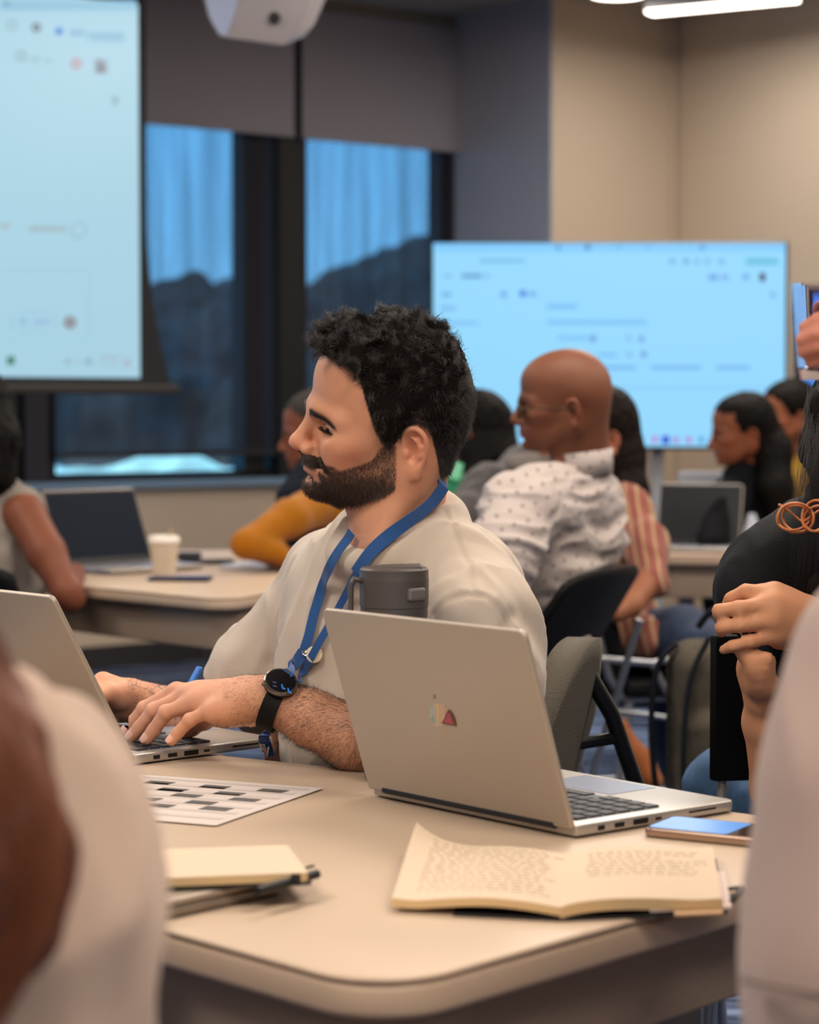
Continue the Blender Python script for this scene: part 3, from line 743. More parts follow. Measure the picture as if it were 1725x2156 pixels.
CEILM = mat('ceiling_paint', 'B5ABA3', rough=.95, spec=.1)
CARP = bpy.data.materials.new('carpet'); CARP.use_nodes = True
def carpet():
    nt = CARP.node_tree; b = nt.nodes['Principled BSDF']; b.inputs['Roughness'].default_value = .95; b.inputs['Specular IOR Level'].default_value = .1
    tc = nt.nodes.new('ShaderNodeTexCoord'); mp = nt.nodes.new('ShaderNodeMapping'); mp.inputs['Scale'].default_value = (1.2, 9, 1); mp.inputs['Rotation'].default_value = (0, 0, .5)
    nt.links.new(tc.outputs['Object'], mp.inputs[0])
    n = nt.nodes.new('ShaderNodeTexNoise'); n.inputs['Scale'].default_value = 2.2; n.inputs['Detail'].default_value = 6; nt.links.new(mp.outputs[0], n.inputs['Vector'])
    r = nt.nodes.new('ShaderNodeValToRGB'); e = r.color_ramp.elements; e[0].position = .42; e[0].color = lin('151C2E'); e[1].position = .62; e[1].color = lin('7484A4')
    nt.links.new(n.outputs['Fac'], r.inputs[0]); nt.links.new(r.outputs[0], b.inputs['Base Color'])
carpet()
ZC = 3.10
dW = A(.786, .618, 0); nW = A(.618, -.786, 0)          # along the window wall, and out of it into the room
W0 = A(-1.567, 10.0, 0)
def onwall(px, py, off=0.0): return onplane(px, py, W0 + nW * off, nW)
def wpt(s, z, off=0.0): return W0 + dW * s + nW * off + A(0, 0, z)
RW = Matrix(((dW[0], nW[0], 0), (dW[1], nW[1], 0), (0, 0, 1)))
def wbox(name, s0, s1, z0, z1, o0, o1, m, bev=0):
    return bx(name, wpt((s0 + s1) / 2, (z0 + z1) / 2, (o0 + o1) / 2), (abs(s1 - s0), abs(o1 - o0), z1 - z0), m, RW, bev)
sof = lambda px: float(np.dot(onwall(px, 855) - W0, dW))
S('floor', bx('floor', (0, 3.4, -.05), (18, 18, .1), CARP))
S('ceiling', bx('ceiling', (0, 3.4, ZC + .05), (18, 18, .1), CEILM))
sC = sof(960)
zs = .805                                              # sill height
zt = 3.04
# window wall: apron, header, end pieces
S('wall_window', wbox('wall_window', -9.5, sC, 0, zs, 0, -.15, WALL))
S('trim_1', wbox('trim_1', -9.5, sC, zt, ZC, .02, -.15, mat('header', '8C8378', rough=.9)))
S('trim_2', wbox('trim_2', -9.5, sC, zs, zs + .03, .06, -.13, mat('sill', '7F9DBB', rough=.5)))  # blue of the sky light on the sill is put into its colour
S('baseboard_window', wbox('baseboard_window', -9.5, sC, 0, .1, .015, 0, mat('base_dark', '2B2A2C', rough=.7)))
FR = mat('window_frame', '191B1F', rough=.4, metal=.3)
def glassm():
    m = bpy.data.materials.new('window_glass'); m.use_nodes = True; nt = m.node_tree
    for n in list(nt.nodes):
        if n.type == 'BSDF_PRINCIPLED': nt.nodes.remove(n)
    t = nt.nodes.new('ShaderNodeBsdfTransparent'); t.inputs[0].default_value = (.86, .95, 1, 1); g = nt.nodes.new('ShaderNodeBsdfGlossy'); g.inputs['Roughness'].default_value = .02
    x = nt.nodes.new('ShaderNodeMixShader'); x.inputs[0].default_value = .06; nt.links.new(t.outputs[0], x.inputs[1]); nt.links.new(g.outputs[0], x.inputs[2])
    nt.links.new(x.outputs[0], nt.nodes['Material Output'].inputs[0]); return m
GL = glassm()
def window(n, s0, s1, posts):
    f = MB(); wd = .055
    f.box(wpt(s0 + wd / 2, (zs + zt) / 2, -.08), (wd, .10, zt - zs), RW, .004); f.box(wpt(s1 - wd / 2, (zs + zt) / 2, -.08), (wd, .10, zt - zs), RW, .004)
    f.box(wpt((s0 + s1) / 2, zs + .045, -.08), (s1 - s0, .10, .04), RW, .004); f.box(wpt((s0 + s1) / 2, zt - .03, -.08), (s1 - s0, .10, .06), RW, .004)
    for p, w_ in posts: f.box(wpt(p, (zs + zt) / 2, -.08), (w_, .10, zt - zs), RW, .004)
    o = f.build('window_%d' % n, FR); tag(o, kind='structure')
    g = MB().box(wpt((s0 + s1) / 2, (zs + zt) / 2, -.10), (s1 - s0 - .02, .006, zt - zs - .02), RW).build('pane', GL, o)
    return o
sA, sB, sM = sof(52), sof(110), sof(612)
window(1, -9.4, sA, [(-7, .06), (-5, .06), (-3.2, .06), (-1.6, .06)])
S('trim_3', wbox('trim_3', sA, sB - .02, zs, zt, .0, -.14, mat('pier', '2C2C35', rough=.7)))
window(2, sB - .02, sof(600), [(sof(545), .12)])
window(3, sof(600), sC, [(sC - .05, .05)])
# roller shades
def shade_mat(name, color, alpha, streak=0):
    m = bpy.data.materials.new(name); m.use_nodes = True; nt = m.node_tree; b = nt.nodes['Principled BSDF']
    b.inputs['Base Color'].default_value = lin(color); b.inputs['Roughness'].default_value = .9; b.inputs['Specular IOR Level'].default_value = .1
    if alpha < 1:
        t = nt.nodes.new('ShaderNodeBsdfTransparent'); x = nt.nodes.new('ShaderNodeMixShader'); nt.links.new(t.outputs[0], x.inputs[1]); nt.links.new(b.outputs[0], x.inputs[2])
        tc = nt.nodes.new('ShaderNodeTexCoord'); mp = nt.nodes.new('ShaderNodeMapping'); mp.inputs['Scale'].default_value = (9, 9, .5)
        n = nt.nodes.new('ShaderNodeTexNoise'); n.inputs['Scale'].default_value = 1.6; n.inputs['Detail'].default_value = 7; n.inputs['Roughness'].default_value = .6
        nt.links.new(tc.outputs['Object'], mp.inputs[0]); nt.links.new(mp.outputs[0], n.inputs['Vector'])
        r = nt.nodes.new('ShaderNodeMapRange'); r.inputs[1].default_value = .3; r.inputs[2].default_value = .75; r.inputs[3].default_value = alpha - streak; r.inputs[4].default_value = alpha + streak
        nt.links.new(n.outputs['Fac'], r.inputs[0]); nt.links.new(r.outputs[0], x.inputs[0]); nt.links.new(x.outputs[0], nt.nodes['Material Output'].inputs[0])
    return m
SOLAR = shade_mat('solar_mesh', '3A3B44', .38, .14); BLACK = shade_mat('blackout', '96929A', 1)
zb = float(onwall(300, 250, .06)[2]); zl = float(onwall(300, 952, .03)[2])
barm = mat('shade_bar', '22242A', rough=.5)
def shade(kind, s0, s1, z0, off, label):
    t = thing('roller_shade', label, 'window shade', wpt((s0 + s1) / 2, zt, off), group=None)
    wbox('shade_cloth', s0, s1, z0, zt - .01, off, off + .002, SOLAR if kind == 'solar' else BLACK).parent = t
    c = t.children[0]; c.matrix_parent_inverse = wmat(t).inverted()
    b = wbox('bottom_bar', s0, s1, z0 - .022, z0 + .004, off - .006, off + .008, barm if kind == 'solar' else BLACK, .003); b.parent = t; b.matrix_parent_inverse = wmat(t).inverted()
    return t
shade('solar', sof(112), sof(582), zl, .01, 'see-through mesh shade pulled low over the window behind the projection screen')
shade('solar', sof(641), sof(955), zl + .02, .01, 'see-through mesh shade glowing blue beside the dark column')
shade('black', sof(112) , sof(606), zb, .06, 'grey opaque shade half down, above the window nearer the projection screen')
shade('black', sof(622), sof(957), zb - .005, .06, 'grey opaque shade half down, next to the dark column')
shade('black', -4.2, sof(100), zb, .06, 'grey opaque shade half down, hidden behind the projection screen')
S('trim_4', wbox('trim_4', sof(583), sof(640), zs, zt, .028, -.03, mat('mullion', '15161A', rough=.6)))
# column and far wall
K0 = wpt(sC, 0); K1 = K0 + nW * .724; K2 = K1 + dW * .807
S('wall_column', MB().prism([K0 - dW * -.0 - nW * .15, K0, K1, K2, K2 - nW * .9], 0, ZC).build('wall_column', [WALL]))
S('trim_5', MB().box((K0 + K1) / 2 + A(0, 0, ZC / 2) - dW * .008, (.012, .722, ZC), RW).build('trim_5', WGREY))  # sheet on the column's unlit face; its grey puts the shade into colour
e2 = K2 + nW * 9
S('wall_back', MB().prism([K2, e2, e2 + dW * .2, K2 + dW * .2], 0, ZC).build('wall_back', WALL))
S('trim_6', MB().box(K2 + nW * .012 + A(0, 0, ZC / 2) - dW * .03, (.03, .03, ZC), RW).build('trim_6', WALL))
# room closed behind the camera
S('wall_left', bx('wall_left', (-8.6, -1, ZC / 2), (.2, 12, ZC), WALL)); S('wall_right', bx('wall_right', (8.0, 2.5, ZC / 2), (.2, 16, ZC), WALL)); S('wall_rear', bx('wall_rear', (0, -5.5, ZC / 2), (17, .2, ZC), WALL))
# ceiling lights
LEDM = emat('led', 'FFF3E4', 9)
def area(parent, loc, sx, sy, power, col=(1, .90, .80), rot=(0, 0, 0)):
    l = bpy.data.lights.new('lamp', 'AREA'); l.shape = 'RECTANGLE'; l.size = sx; l.size_y = sy; l.energy = power; l.color = col
    o = bpy.data.objects.new('lamp', l); COL.objects.link(o); o.location = loc; o.rotation_euler = rot; o.parent = parent; o.matrix_parent_inverse = wmat(parent).inverted(); return o
WH = mat('white_housing', 'C9C9CC', rough=.5)
def linear_light(c, ang, L, power, label):
    t = thing('linear_light', label, 'ceiling light', c); R = Matrix.Rotation(ang, 3, 'Z')
    MB().box(A(*c) + A(0, 0, .035), (L, .10, .06), R, .01).build('housing', WH, t)
    MB().box(A(*c), (L - .01, .085, .014), R, .005).build('diffuser', LEDM, t)
    MB().tube([A(*c) + A(0, 0, .05), A(c[0], c[1], ZC)], .006).build('hanger', WH, t)
    area(t, (c[0], c[1], c[2] - .02), L, .09, power, rot=(0, 0, ang))
    return t
pl0, pl1 = P(1365, 29, 10.3), P(1680, -3, 9.95); d_ = pl1 - pl0; 
linear_light((pl0 + pl1) / 2 + A(*(d_ * .35)) * 0, math.atan2(d_[1], d_[0]), np.linalg.norm(d_), 10, 'slim glowing linear ceiling light at the upper right')
pd = P(1302, -12, 10.1)
t = thing('round_light', 'round glowing ceiling light beside the end of the linear one', 'ceiling light', pd)
MB().lathe([(.0, .06), (.13, .06), (.14, .02), (.135, 0)], pd, 32).build('housing', WH, t); MB().lathe([(0, -.004), (.12, -.004), (.125, .004)], pd, 32).build('diffuser', LEDM, t)
# ---------------------------------------------------------------- furniture and things on the tables
TT = mat('table_laminate', 'B9A38D', rough=.42, noise=(6, .03), spec=.35)
TE = mat('table_edge', 'B59E88', rough=.5); TA = mat('table_apron', '8F7C6B', rough=.55); TL = mat('table_leg', '8A8079', rough=.4, metal=.3)
def table(name, label, corners, rad, z=.73, th=.030, inset=.035, ah=.085, legs=(), group=None, cols=None):
    c = np.mean(np.array(corners, float), 0); t = thing(name, label, 'table', (c[0], c[1], 0), group=group)
    pts = roundpoly(corners, rad, 10)
    MB().prism(pts, z - .006, z, bev=.0035).build('tabletop', TT, t, auto=40)
    MB().prism([p + unit(c[:2] - p) * .0005 for p in pts], z - th, z - .0062, bev=.006).build('edge_band', TE, t, auto=40)
    inn = [p + unit(c[:2] - p) * inset * 1.3 for p in roundpoly(corners, [r * .6 + .02 for r in (rad if hasattr(rad, '__len__') else [rad] * len(corners))], 6)]
    MB().prism(inn, z - th - ah, z - th + .001, bev=.004).build('apron', TA, t, auto=40)
    for (x, y) in legs:
        l = MB().box((x, y, (z - th - .02) / 2), (.046, .046, z - th - .02), None, .012).build('leg', TL, t)
        MB().lathe([(.0, 0), (.022, 0), (.024, .008), (.02, .014)], (x, y, 0), 16).build('foot', mat('rubber', '1B1B1C', rough=.8), l)
    return t
n0 = T(700, 2070, .73); nearc = A(-.02, 1.705); lpt = T(330, 1950, .73)[:2]; rpt = T(1560, 1872, .73)[:2]
dl = unit(lpt - nearc); dr = unit(rpt - nearc)
cL = nearc + dl * 1.0; cR = nearc + dr * .64
fe = T(760, 1625, .73)[:2]; fw = T(430, 1588, .73)[:2]
cF = A(-.36, 2.925); cFr = cR + A(-.20, .40)
main_table = table('table', 'beige laminate table in front with the open notebook and silver laptops on it', [nearc, cR, A(.41, 2.41), A(.178, 2.605), A(-.058, 2.745), A(-.30, 2.90), A(-.80, 3.05), cL], [.07, .08, .08, .4, .4, .4, .08, .10], th=.034, legs=[(-.05, 1.86), (.275, 2.30), (-.55, 2.75)])
SILV = mat('silver_shell', 'AB9F91', rough=.42, metal=.25, spec=.5); SILD = mat('silver_deck', 'B5AFA8', rough=.35, metal=.6)
KEY = mat('key', '23242A', rough=.5); KEYW = mat('key_well', '5A5C66', rough=.6); BLK = mat('black_plastic', '101113', rough=.5); SCRN = mat('dark_screen', '0F1826', rough=.5, spec=.1)
PORT = mat('port', '0B0B0C', rough=.6)
def frame3(o, ex, ey=None):
    """matrix with x along ex (horizontal), z up"""
    ex = unit(A(ex[0], ex[1], 0)); ez = A(0, 0, 1); ey = np.cross(ez, ex)
    M = Matrix(((ex[0], ey[0], 0, o[0]), (ex[1], ey[1], 0, o[1]), (0, 0, 1, o[2]), (0, 0, 0, 1))); return M
def mb_at(M, fn, name, m, parent, auto=None):
    b = MB(); fn(b); b.bm.transform(M); return b.build(name, m, parent, auto=auto)
def laptop(name, label, hingeA, hingeB, depth, lidlen, tilt, scr=None, sticker=False, th=.014, keys=True, shell=None, group=None, deckcol=None, lit=None):
    """hingeA->hingeB is the hinge line seen from the keyboard side left to right; deck extends along -y of the local frame"""
    hA, hB = A(*hingeA), A(*hingeB); w = np.linalg.norm((hB - hA)[:2]); c = (hA + hB) / 2; z = min(hA[2], hB[2])
    M = frame3((c[0], c[1], z), hB - hA); t = thing(name, label, 'laptop', (c[0], c[1], z), group=group)
    sh = shell or SILV; dk = deckcol or SILD
    base = mb_at(M, lambda b: b.prism(roundpoly([(-w/2, 0), (-w/2, -depth), (w/2, -depth), (w/2, 0)], [.004, .010, .010, .004]), .002, th, bev=.0025), 'base', dk, t, auto=35)
    mb_at(M, lambda b: b.box((0, -depth*.9, .0015), (w*.8, .012, .003)), 'rubber_foot', PORT, base)
    mb_at(M, lambda b: b.box((0, -depth*.1, .0015), (w*.8, .012, .003)), 'rubber_foot', PORT, base)
    mb_at(M, lambda b: b.box((0, -depth*.34, th + .0003), (w*.88, depth*.50, .0012), None, .0003), 'key_well', KEYW, base)
    if keys:
        k = MB(); rows = 6
        for r in range(rows):
            nn = 15
            for i in range(nn):
                if r == rows - 1 and 4 <= i <= 8:
                    if i == 6: k.box((0, -depth*(.12 + .44*r/(rows-1)), th + .0016), (w*.88/nn*4.8, depth*.068, .0018), None, .0006)
                    continue
                k.box((-w*.44 + w*.88*(i+.5)/nn, -depth*(.12 + .44*r/(rows-1)), th + .0016), (w*.88/nn*.86, depth*.068, .0018), None, .0006)
        k.bm.transform(M); kb = k.build('keyboard', KEY, t)
    mb_at(M, lambda b: b.box((0, -depth*.80, th + .0002), (w*.34, depth*.30, .0008), None, .0003), 'touchpad', mat('touchpad', 'A9B2C6', rough=.2, metal=.3), base)
    for s in (-1, 1):   # ports on both edges
        for (y, ly, hz, zz_) in [(-.15, .010, .005, .55), (-.26, .014, .005, .55), (-.39, .022, .006, .55), (-.50, .009, .003, .55), (-.78, .042, .0022, .62)]: mb_at(M, lambda b: b.box((s*w/2, y*depth, th*zz_), (.0012, ly, hz), None, .0005), 'port', PORT, base)
    a = math.radians(tilt); lid_t = .0065
    Rl = Matrix.Rotation(-a, 4, 'X')   # lid local: y=back normal, z=up
    def lidf(b): b.prism(roundpoly([(-w/2, 0), (w/2, 0), (w/2, lidlen), (-w/2, lidlen)], [.003, .003, .009, .009]), 0, lid_t, bev=.0018)
    L = MB(); lidf(L); L.bm.transform(Matrix.Rotation(PI/2, 4, 'X')); L.bm.transform(Matrix.Translation((0, lid_t, 0)))   # now x, z plane, thickness y 0..lid_t
    ML = M @ Matrix.Translation((0, 0, th - .002)) @ Rl; L.bm.transform(ML); lid = L.build('lid', sh, t, auto=35)
    mb_at(ML, lambda b: b.box((0, -.0004, lidlen/2), (w*.985, .0012, lidlen*.965), None, .0004), 'bezel', BLK, lid)
    if scr is not None: mb_at(ML, lambda b: b.box((0, -.0013, lidlen*.52), (w*.95, .0008, lidlen*.86)), 'screen', scr, lid)
    mb_at(M, lambda b: b.tube([(-w*.42, .004, th - .002), (w*.42, .004, th - .002)], .0045, 12), 'hinge', BLK, t)
    t['w'] = w
    return t, M, ML, lid
# the man's own laptop
hB = T(273, 1606, .73); hB = A(-.3365, 2.772, .730); exw = unit(A(-.216, .236, 0)); hA = hB + exw * .318
LAP1 = laptop('laptop', 'open silver laptop under the bearded man\'s hands', hB, hA, .222, .234, 29, scr=emat('laptop_glow', 'B8CFF0', .8), group=None)
# the closed-off silver laptop in the middle, its back to us
hL = T(785, 1668, .735); hR = T(1213, 1757, .735); hL[2] = hR[2] = .730
LAP2 = laptop('laptop', 'open silver laptop with a small cloud sticker, in the middle of the front table', hR + 0, hL + 0, .240, .217, 18, scr=emat('laptop_glow', 'B8CFF0', .8))

def lidpt(px, py, off=.0003):
    L = LAP2; ML = L[2]; o = ML @ Vector((0, .0065, 0)); n = (ML.to_3x3() @ Vector((0, 1, 0)))
    return onplane(px, py, np.array(o) + np.array(n) * off, np.array(n)), np.array(n)
def ondecal(name, px, m, parent, off=.0003, th=.0002):
    ps = []; 
    for (x, y) in px: q, n = lidpt(x, y, off); ps.append(q)
    return MB().poly(ps, th, n).build(name, m, parent)
st = thing('sticker', 'small sticker of a pale rainbow cloud and a dark red peak on the silver lid', 'sticker', lidpt(932, 1505)[0])
def ring_(cx, cy, rx, ry, n=18, a0=0, a1=2 * PI): return [(cx + rx * math.cos(a0 + (a1 - a0) * i / n), cy + ry * math.sin(a0 + (a1 - a0) * i / n)) for i in range(n)]
ondecal('cloud', ring_(924, 1505, 20, 25), mat('st_cloud', 'BCAEA0', rough=.5), st)
for i, (c_, x0, x1, y0, y1) in enumerate([('9FB3AC', 905, 911, 1489, 1520), ('9FB0B2', 909, 916, 1510, 1523), ('B3ACB6', 911, 917, 1492, 1510), ('C9B183', 918, 925, 1482, 1524), ('CBA08A', 929, 937, 1487, 1524)]):
    ondecal('cloud_stripe', [(x0, y0), (x1, y0 - 2), (x1 + 1, y1), (x0 + 1, y1)], mat('st_%d' % i, c_, rough=.5), st, .0006)
ondecal('peak', [(930, 1523), (936, 1512), (942, 1496), (946, 1494), (953, 1502), (958, 1513), (961, 1529), (945, 1526)], mat('st_dark', '6E3A3E', rough=.5), st, .0009)
ondecal('peak_face', [(934, 1521), (942, 1506), (945, 1500), (951, 1515), (957, 1526), (945, 1523)], mat('st_red', 'A84C56', rough=.5), st, .0012)
ondecal('peak_notch', [(946, 1501), (951, 1504), (955, 1514), (952, 1517), (948, 1510)], mat('st_grey', '635050', rough=.5), st, .0015)
ondecal('tail', [(934, 1531), (940, 1532), (939, 1548), (934, 1547)], mat('st_tan', 'B39A7C', rough=.5), st)
ondecal('tip', [(912, 1462), (917, 1462), (917, 1471), (913, 1472)], mat('st_tip', '85786A', rough=.5), st)
# ---- tumbler
c = A(-.018, 2.665, .73); t = thing('tumbler', 'clear tumbler with a grey flip lid standing behind the middle laptop', 'tumbler', c)
DG = mat('grey_lid', '4C4541', rough=.42, bump=.1, bscale=900); CLR = mat('clear_plastic', 'D8DEE0', rough=.04, trans=1, ior=1.2)
MB().lathe([(0, .0), (.033, .0), (.035, .004), (.0365, .02), (.037, .12), (.037, .192), (.0345, .192), (.0345, .12), (.034, .02), (.032, .006), (0, .005)], c, 40).build('cup_body', CLR, t, auto=40)
MB().lathe([(.0355, .190), (.0385, .190), (.0395, .196), (.0395, .205), (.0405, .206), (.0408, .235), (.041, .238), (.0405, .240), (.0405, .249), (.038, .2515), (0, .2515)], c, 48).build('lid', DG, t, auto=35)
tc_ = P(880, 1251, 2.627); R_ = Matrix.Rotation(.30, 3, 'Z')
MB().box(A(c[0] + .0265, c[1] - .0300, .73 + .222), (.027, .006, .016), Matrix.Rotation(.72, 3, 'Z'), .004, 3).build('button', mat('lid_button', '6A635D', rough=.5), t)
MB().box(A(c[0] + .008, c[1], .73 + .2500), (.050, .045, .008), Matrix.Rotation(-.03, 3, 'Y'), .003, 3).build('spout_cover', DG, t)
MB().tube([A(c[0] - .036, c[1] - .014, .73 + .236), A(c[0] - .047, c[1] - .016, .73 + .239), A(c[0] - .0505, c[1] - .016, .73 + .231), A(c[0] - .0505, c[1] - .016, .73 + .17), A(c[0] - .047, c[1] - .016, .73 + .12), A(c[0] - .036, c[1] - .014, .73 + .115)], .0042, 10, flat=(1, .8)).build('handle', DG, t, smooth=True)
# ---- paper with printed blocks
WP = mat('paper', 'C8BCB5', rough=.8, spec=.2); 
p0 = T(681, 1661, .731); e1 = unit(T(325, 1634, .731) - p0); e1[2] = 0; e2 = unit(A(e1[1], -e1[0], 0)); e2 = e2 if e2[1] < 0 else -e2
W_, H_ = .279 * .80, .255
pp = lambda u, v, z=0: p0 + e1 * u + e2 * v + A(0, 0, z)
t = thing('paper_sheet', 'white sheet with printed rows of dark blocks lying by the typing man', 'paper', pp(.11, .13))
MB().poly([pp(0, 0, .001), pp(.245, 0, .001), pp(.245, H_, .001), pp(0, H_, .001)], .0006, A(0, 0, 1)).build('sheet', WP, t)
BK = mat('print_grey', '55504E', rough=.7); BL = mat('print_light', 'C9BFB9', rough=.8)
for k, (px, py) in enumerate([(335, 1649), (452, 1658), (574, 1666), (363, 1664), (483, 1672), (393, 1676), (515, 1685), (308, 1683), (424, 1691), (335, 1697), (455, 1704)]):
    a = T(px - 26, py, .7315); 
    a = pp(*[float(np.dot(T(px, py, .7315) - p0, e)) for e in (e1, e2)])
    MB().poly([a + e1 * u + e2 * v + A(0, 0, .0013) for u, v in ((-.017, -.010), (.017, -.010), (.017, .010), (-.017, .010))], .0002, A(0, 0, 1)).build('printed_block', BK, t)
for r in range(7):
    MB().poly([pp(u, .012 + r * .034 + v, .0013) for u, v in ((.012, 0), (.235, 0), (.235, .010), (.012, .010))], .0001, A(0, 0, 1)).build('printed_band', mat('print_band', 'BBAFA9', rough=.8), t)
# ---- open notebook with handwriting
PG = mat('cream_page', 'CBB69F', rough=.85, spec=.15); PE = mat('page_edge', 'CDB083', rough=.8); INK = mat('ink', 'B7A28E', rough=.8); NC = mat('notebook_cover', '1A1817', rough=.6)
sB, sF = T(1195, 1789, .746), T(1180, 1908, .743); rB, rF = T(1527, 1789, .746), T(1540, 1893, .743); lB, lF = T(882, 1757, .752), T(826, 1893, .742)
sd = unit((sB - sF) * A(1, 1, 0)); dp = .232; sF2 = A(sF[0], sF[1], .730)
r1 = unit((rF - sF) * A(1, 1, 0)); l1 = unit((lF - sF) * A(1, 1, 0)); wp_ = .145
t = thing('notebook', 'open cream notebook filled with pale handwriting near the front edge of the table', 'notebook', sF2 + sd * .1)
def page_block(name, d, w, zf, th, m_top, m_edge, parent, nx=20):
    """pages: sF2 + d*u + sd*v, top surface height zf(u,v)"""
    V = []; F = []; ny = 8
    for i in range(nx + 1):
        for j in range(ny + 1):
            u, v = i / nx, j / ny; q = sF2 + d * (u * w) + sd * (v * dp); V.append(A(q[0], q[1], .730 + zf(u, v)))
    n = len(V)
    for i in range(nx + 1):
        for j in range(ny + 1):
            u, v = i / nx, j / ny; q = V[i * (ny + 1) + j].copy(); q[2] -= th(u, v); V.append(q)
    g = lambda i, j: i * (ny + 1) + j
    for i in range(nx):
        for j in range(ny): F.append((g(i, j), g(i + 1, j), g(i + 1, j + 1), g(i, j + 1))); F.append((n + g(i, j), n + g(i, j + 1), n + g(i + 1, j + 1), n + g(i + 1, j)))
    ntop = len(F)
    for i in range(nx): F.append((g(i, 0), n + g(i, 0), n + g(i + 1, 0), g(i + 1, 0))); F.append((g(i, ny), g(i + 1, ny), n + g(i + 1, ny), n + g(i, ny)))
    for j in range(ny): F.append((g(0, j), g(0, j + 1), n + g(0, j + 1), n + g(0, j))); F.append((g(nx, j), n + g(nx, j), n + g(nx, j + 1), g(nx, j + 1)))
    me = meshdata(name, V, F, smooth=False); o = link(name, me, [m_top, m_edge], parent)
    me.polygons.foreach_set('material_index', [0] * ntop + [1] * (len(F) - ntop)); return o
zl_ = lambda u, v: .010 + .006 * math.sin(PI * min(u * 1.15, 1)) + (.003 + .024 * v) * max(0, (u - .55) / .45) ** 2 + .002 * (1 - u)
thl = lambda u, v: .007 + .001 * math.sin(u * 30)
zr_ = lambda u, v: .012 + .005 * math.sin(PI * min(u * 1.2, 1) ** .7) + .002 * u
lp = page_block('left_pages', l1, wp_ * 1.02, zl_, lambda u, v: .0075, PG, PE, t)
rp_ = page_block('right_pages', r1, wp_ * 1.0, zr_, lambda u, v: .010, PG, PE, t)
def cov(name, d, w, z0, z1): 
    q = [sF2 + sd * -.003, sF2 + sd * -.003 + d * (w + .004), sF2 + sd * (dp + .003) + d * (w + .004), sF2 + sd * (dp + .003)]
    return MB().prism([x[:2] for x in q], z0, z1, bev=.0008).build(name, NC, t)
cov('back_cover', r1, wp_, .7304, .7324)
cov('front_cover', l1, wp_ * .62, .7304, .7320)
MB().prism([x[:2] for x in [sF2 + r1 * (wp_ * .70) - sd * .012, sF2 + r1 * (wp_ * 1.0) - sd * .012, sF2 + r1 * (wp_ * 1.0) + sd * .05, sF2 + r1 * (wp_ * .70) + sd * .05]], .7325, .7345).build('loose_card', mat('card_tan', 'C7A27C', rough=.8), t)
MB().prism([x[:2] for x in [sF2 + r1 * (wp_ * .55) + sd * .0, sF2 + r1 * (wp_ * 1.055) + sd * .0, sF2 + r1 * (wp_ * 1.055) + sd * .15, sF2 + r1 * (wp_ * .55) + sd * .15]], .7346, .7366).build('loose_sheet', mat('card_pink', 'D9C3BC', rough=.8), t)
MB().tube([sF2 + r1 * (wp_ * 1.06) + sd * .02 + A(0, 0, .006), sF2 + r1 * (wp_ * 1.12) + sd * .035 + A(0, 0, .012), sF2 + r1 * (wp_ * 1.13) + sd * .06 + A(0, 0, .010), sF2 + r1 * (wp_ * 1.07) + sd * .075 + A(0, 0, .006)], .0035, 8, flat=(1, .5)).build('elastic_band', NC, t, smooth=True)
# handwriting: short wavering pen strokes, line by line
rw = random.Random(3)
def writing(d, zf, lines, u0, u1, vtop, dv, name):
    b = MB()
    for r in range(lines):
        u = u0 + rw.random() * .03; v = vtop - r * dv; end = u1 - rw.random() * .16 - (.25 if rw.random() < .2 else 0)
        while u < end:
            L = .025 + rw.random() * .06; n = max(3, int(L / .008)); ps = []
            for k in range(n + 1):
                uu = u + L * k / n; vv = v + (rw.random() - .5) * .016
                q = sF2 + d * (uu * wp_) + sd * (vv * dp); ps.append(A(q[0], q[1], .7303 + zf(min(uu, 1), min(max(vv, 0), 1))))
            b.tube(ps, .00035, 4); u += L + .022
    return b.build(name, INK, lp if d is l1 else rp_)
class _F: pass
l1f = -l1; 
def writeL():
    b = MB()
    for r in range(15):
        v = .93 - r * .056; u = .90 - rw.random() * .02; end = .08 + rw.random() * .12
        while u > end:
            L = .025 + rw.random() * .06; n = max(3, int(L / .008)); ps = []
            for k in range(n + 1):
                uu = u - L * k / n; vv = v + (rw.random() - .5) * .016
                q = sF2 + l1 * (uu * wp_) + sd * (vv * dp); ps.append(A(q[0], q[1], .7303 + zl_(max(uu, 0), min(max(vv, 0), 1))))
            b.tube(ps, .00035, 4); u -= L + .022
    b.build('handwriting', INK, lp)
writeL(); writing(r1, zr_, 8, .13, .95, .88, .062, 'handwriting')
# ---- phone lying behind the notebook
t = thing('phone', 'smartphone with a lit blue screen lying on the table right of the middle laptop', 'phone', T(1460, 1742, .731))
fa = T(1337, 1742, .735); fb = T(1590, 1752, .735); pe = unit((fb - fa) * A(1, 1, 0)); pn = A(-pe[1], pe[0], 0); c0 = fa + A(.004, .0, 0)
pts = [c0, c0 + pe * .158, c0 + pe * .158 + pn * .076, c0 + pn * .076]; rot_ = -.34
cc_ = c0 + pe * .0; Rz = lambda v, a: A(v[0] * math.cos(a) - v[1] * math.sin(a), v[0] * math.sin(a) + v[1] * math.cos(a), 0)
pe, pn = Rz(pe, -.30), Rz(pn, -.30); c0 = T(1352, 1752, .735)
c0[2] = .7305; q4 = lambda s, m: [(c0 + pe * (-m) + pn * (-m))[:2], (c0 + pe * (.158 + m) + pn * (-m))[:2], (c0 + pe * (.158 + m) + pn * (.076 + m))[:2], (c0 + pe * (-m) + pn * (.076 + m))[:2]]
MB().prism(roundpoly(q4(0, 0), .011), .7305, .7400, bev=.0025).build('case', mat('phone_edge', 'A58B78', rough=.3, metal=.7), t, auto=40)
MB().prism(roundpoly(q4(0, -.002), .010), .7400, .7404).build('glass', mat('phone_glass', '0B0D12', rough=.08, spec=.7), t)
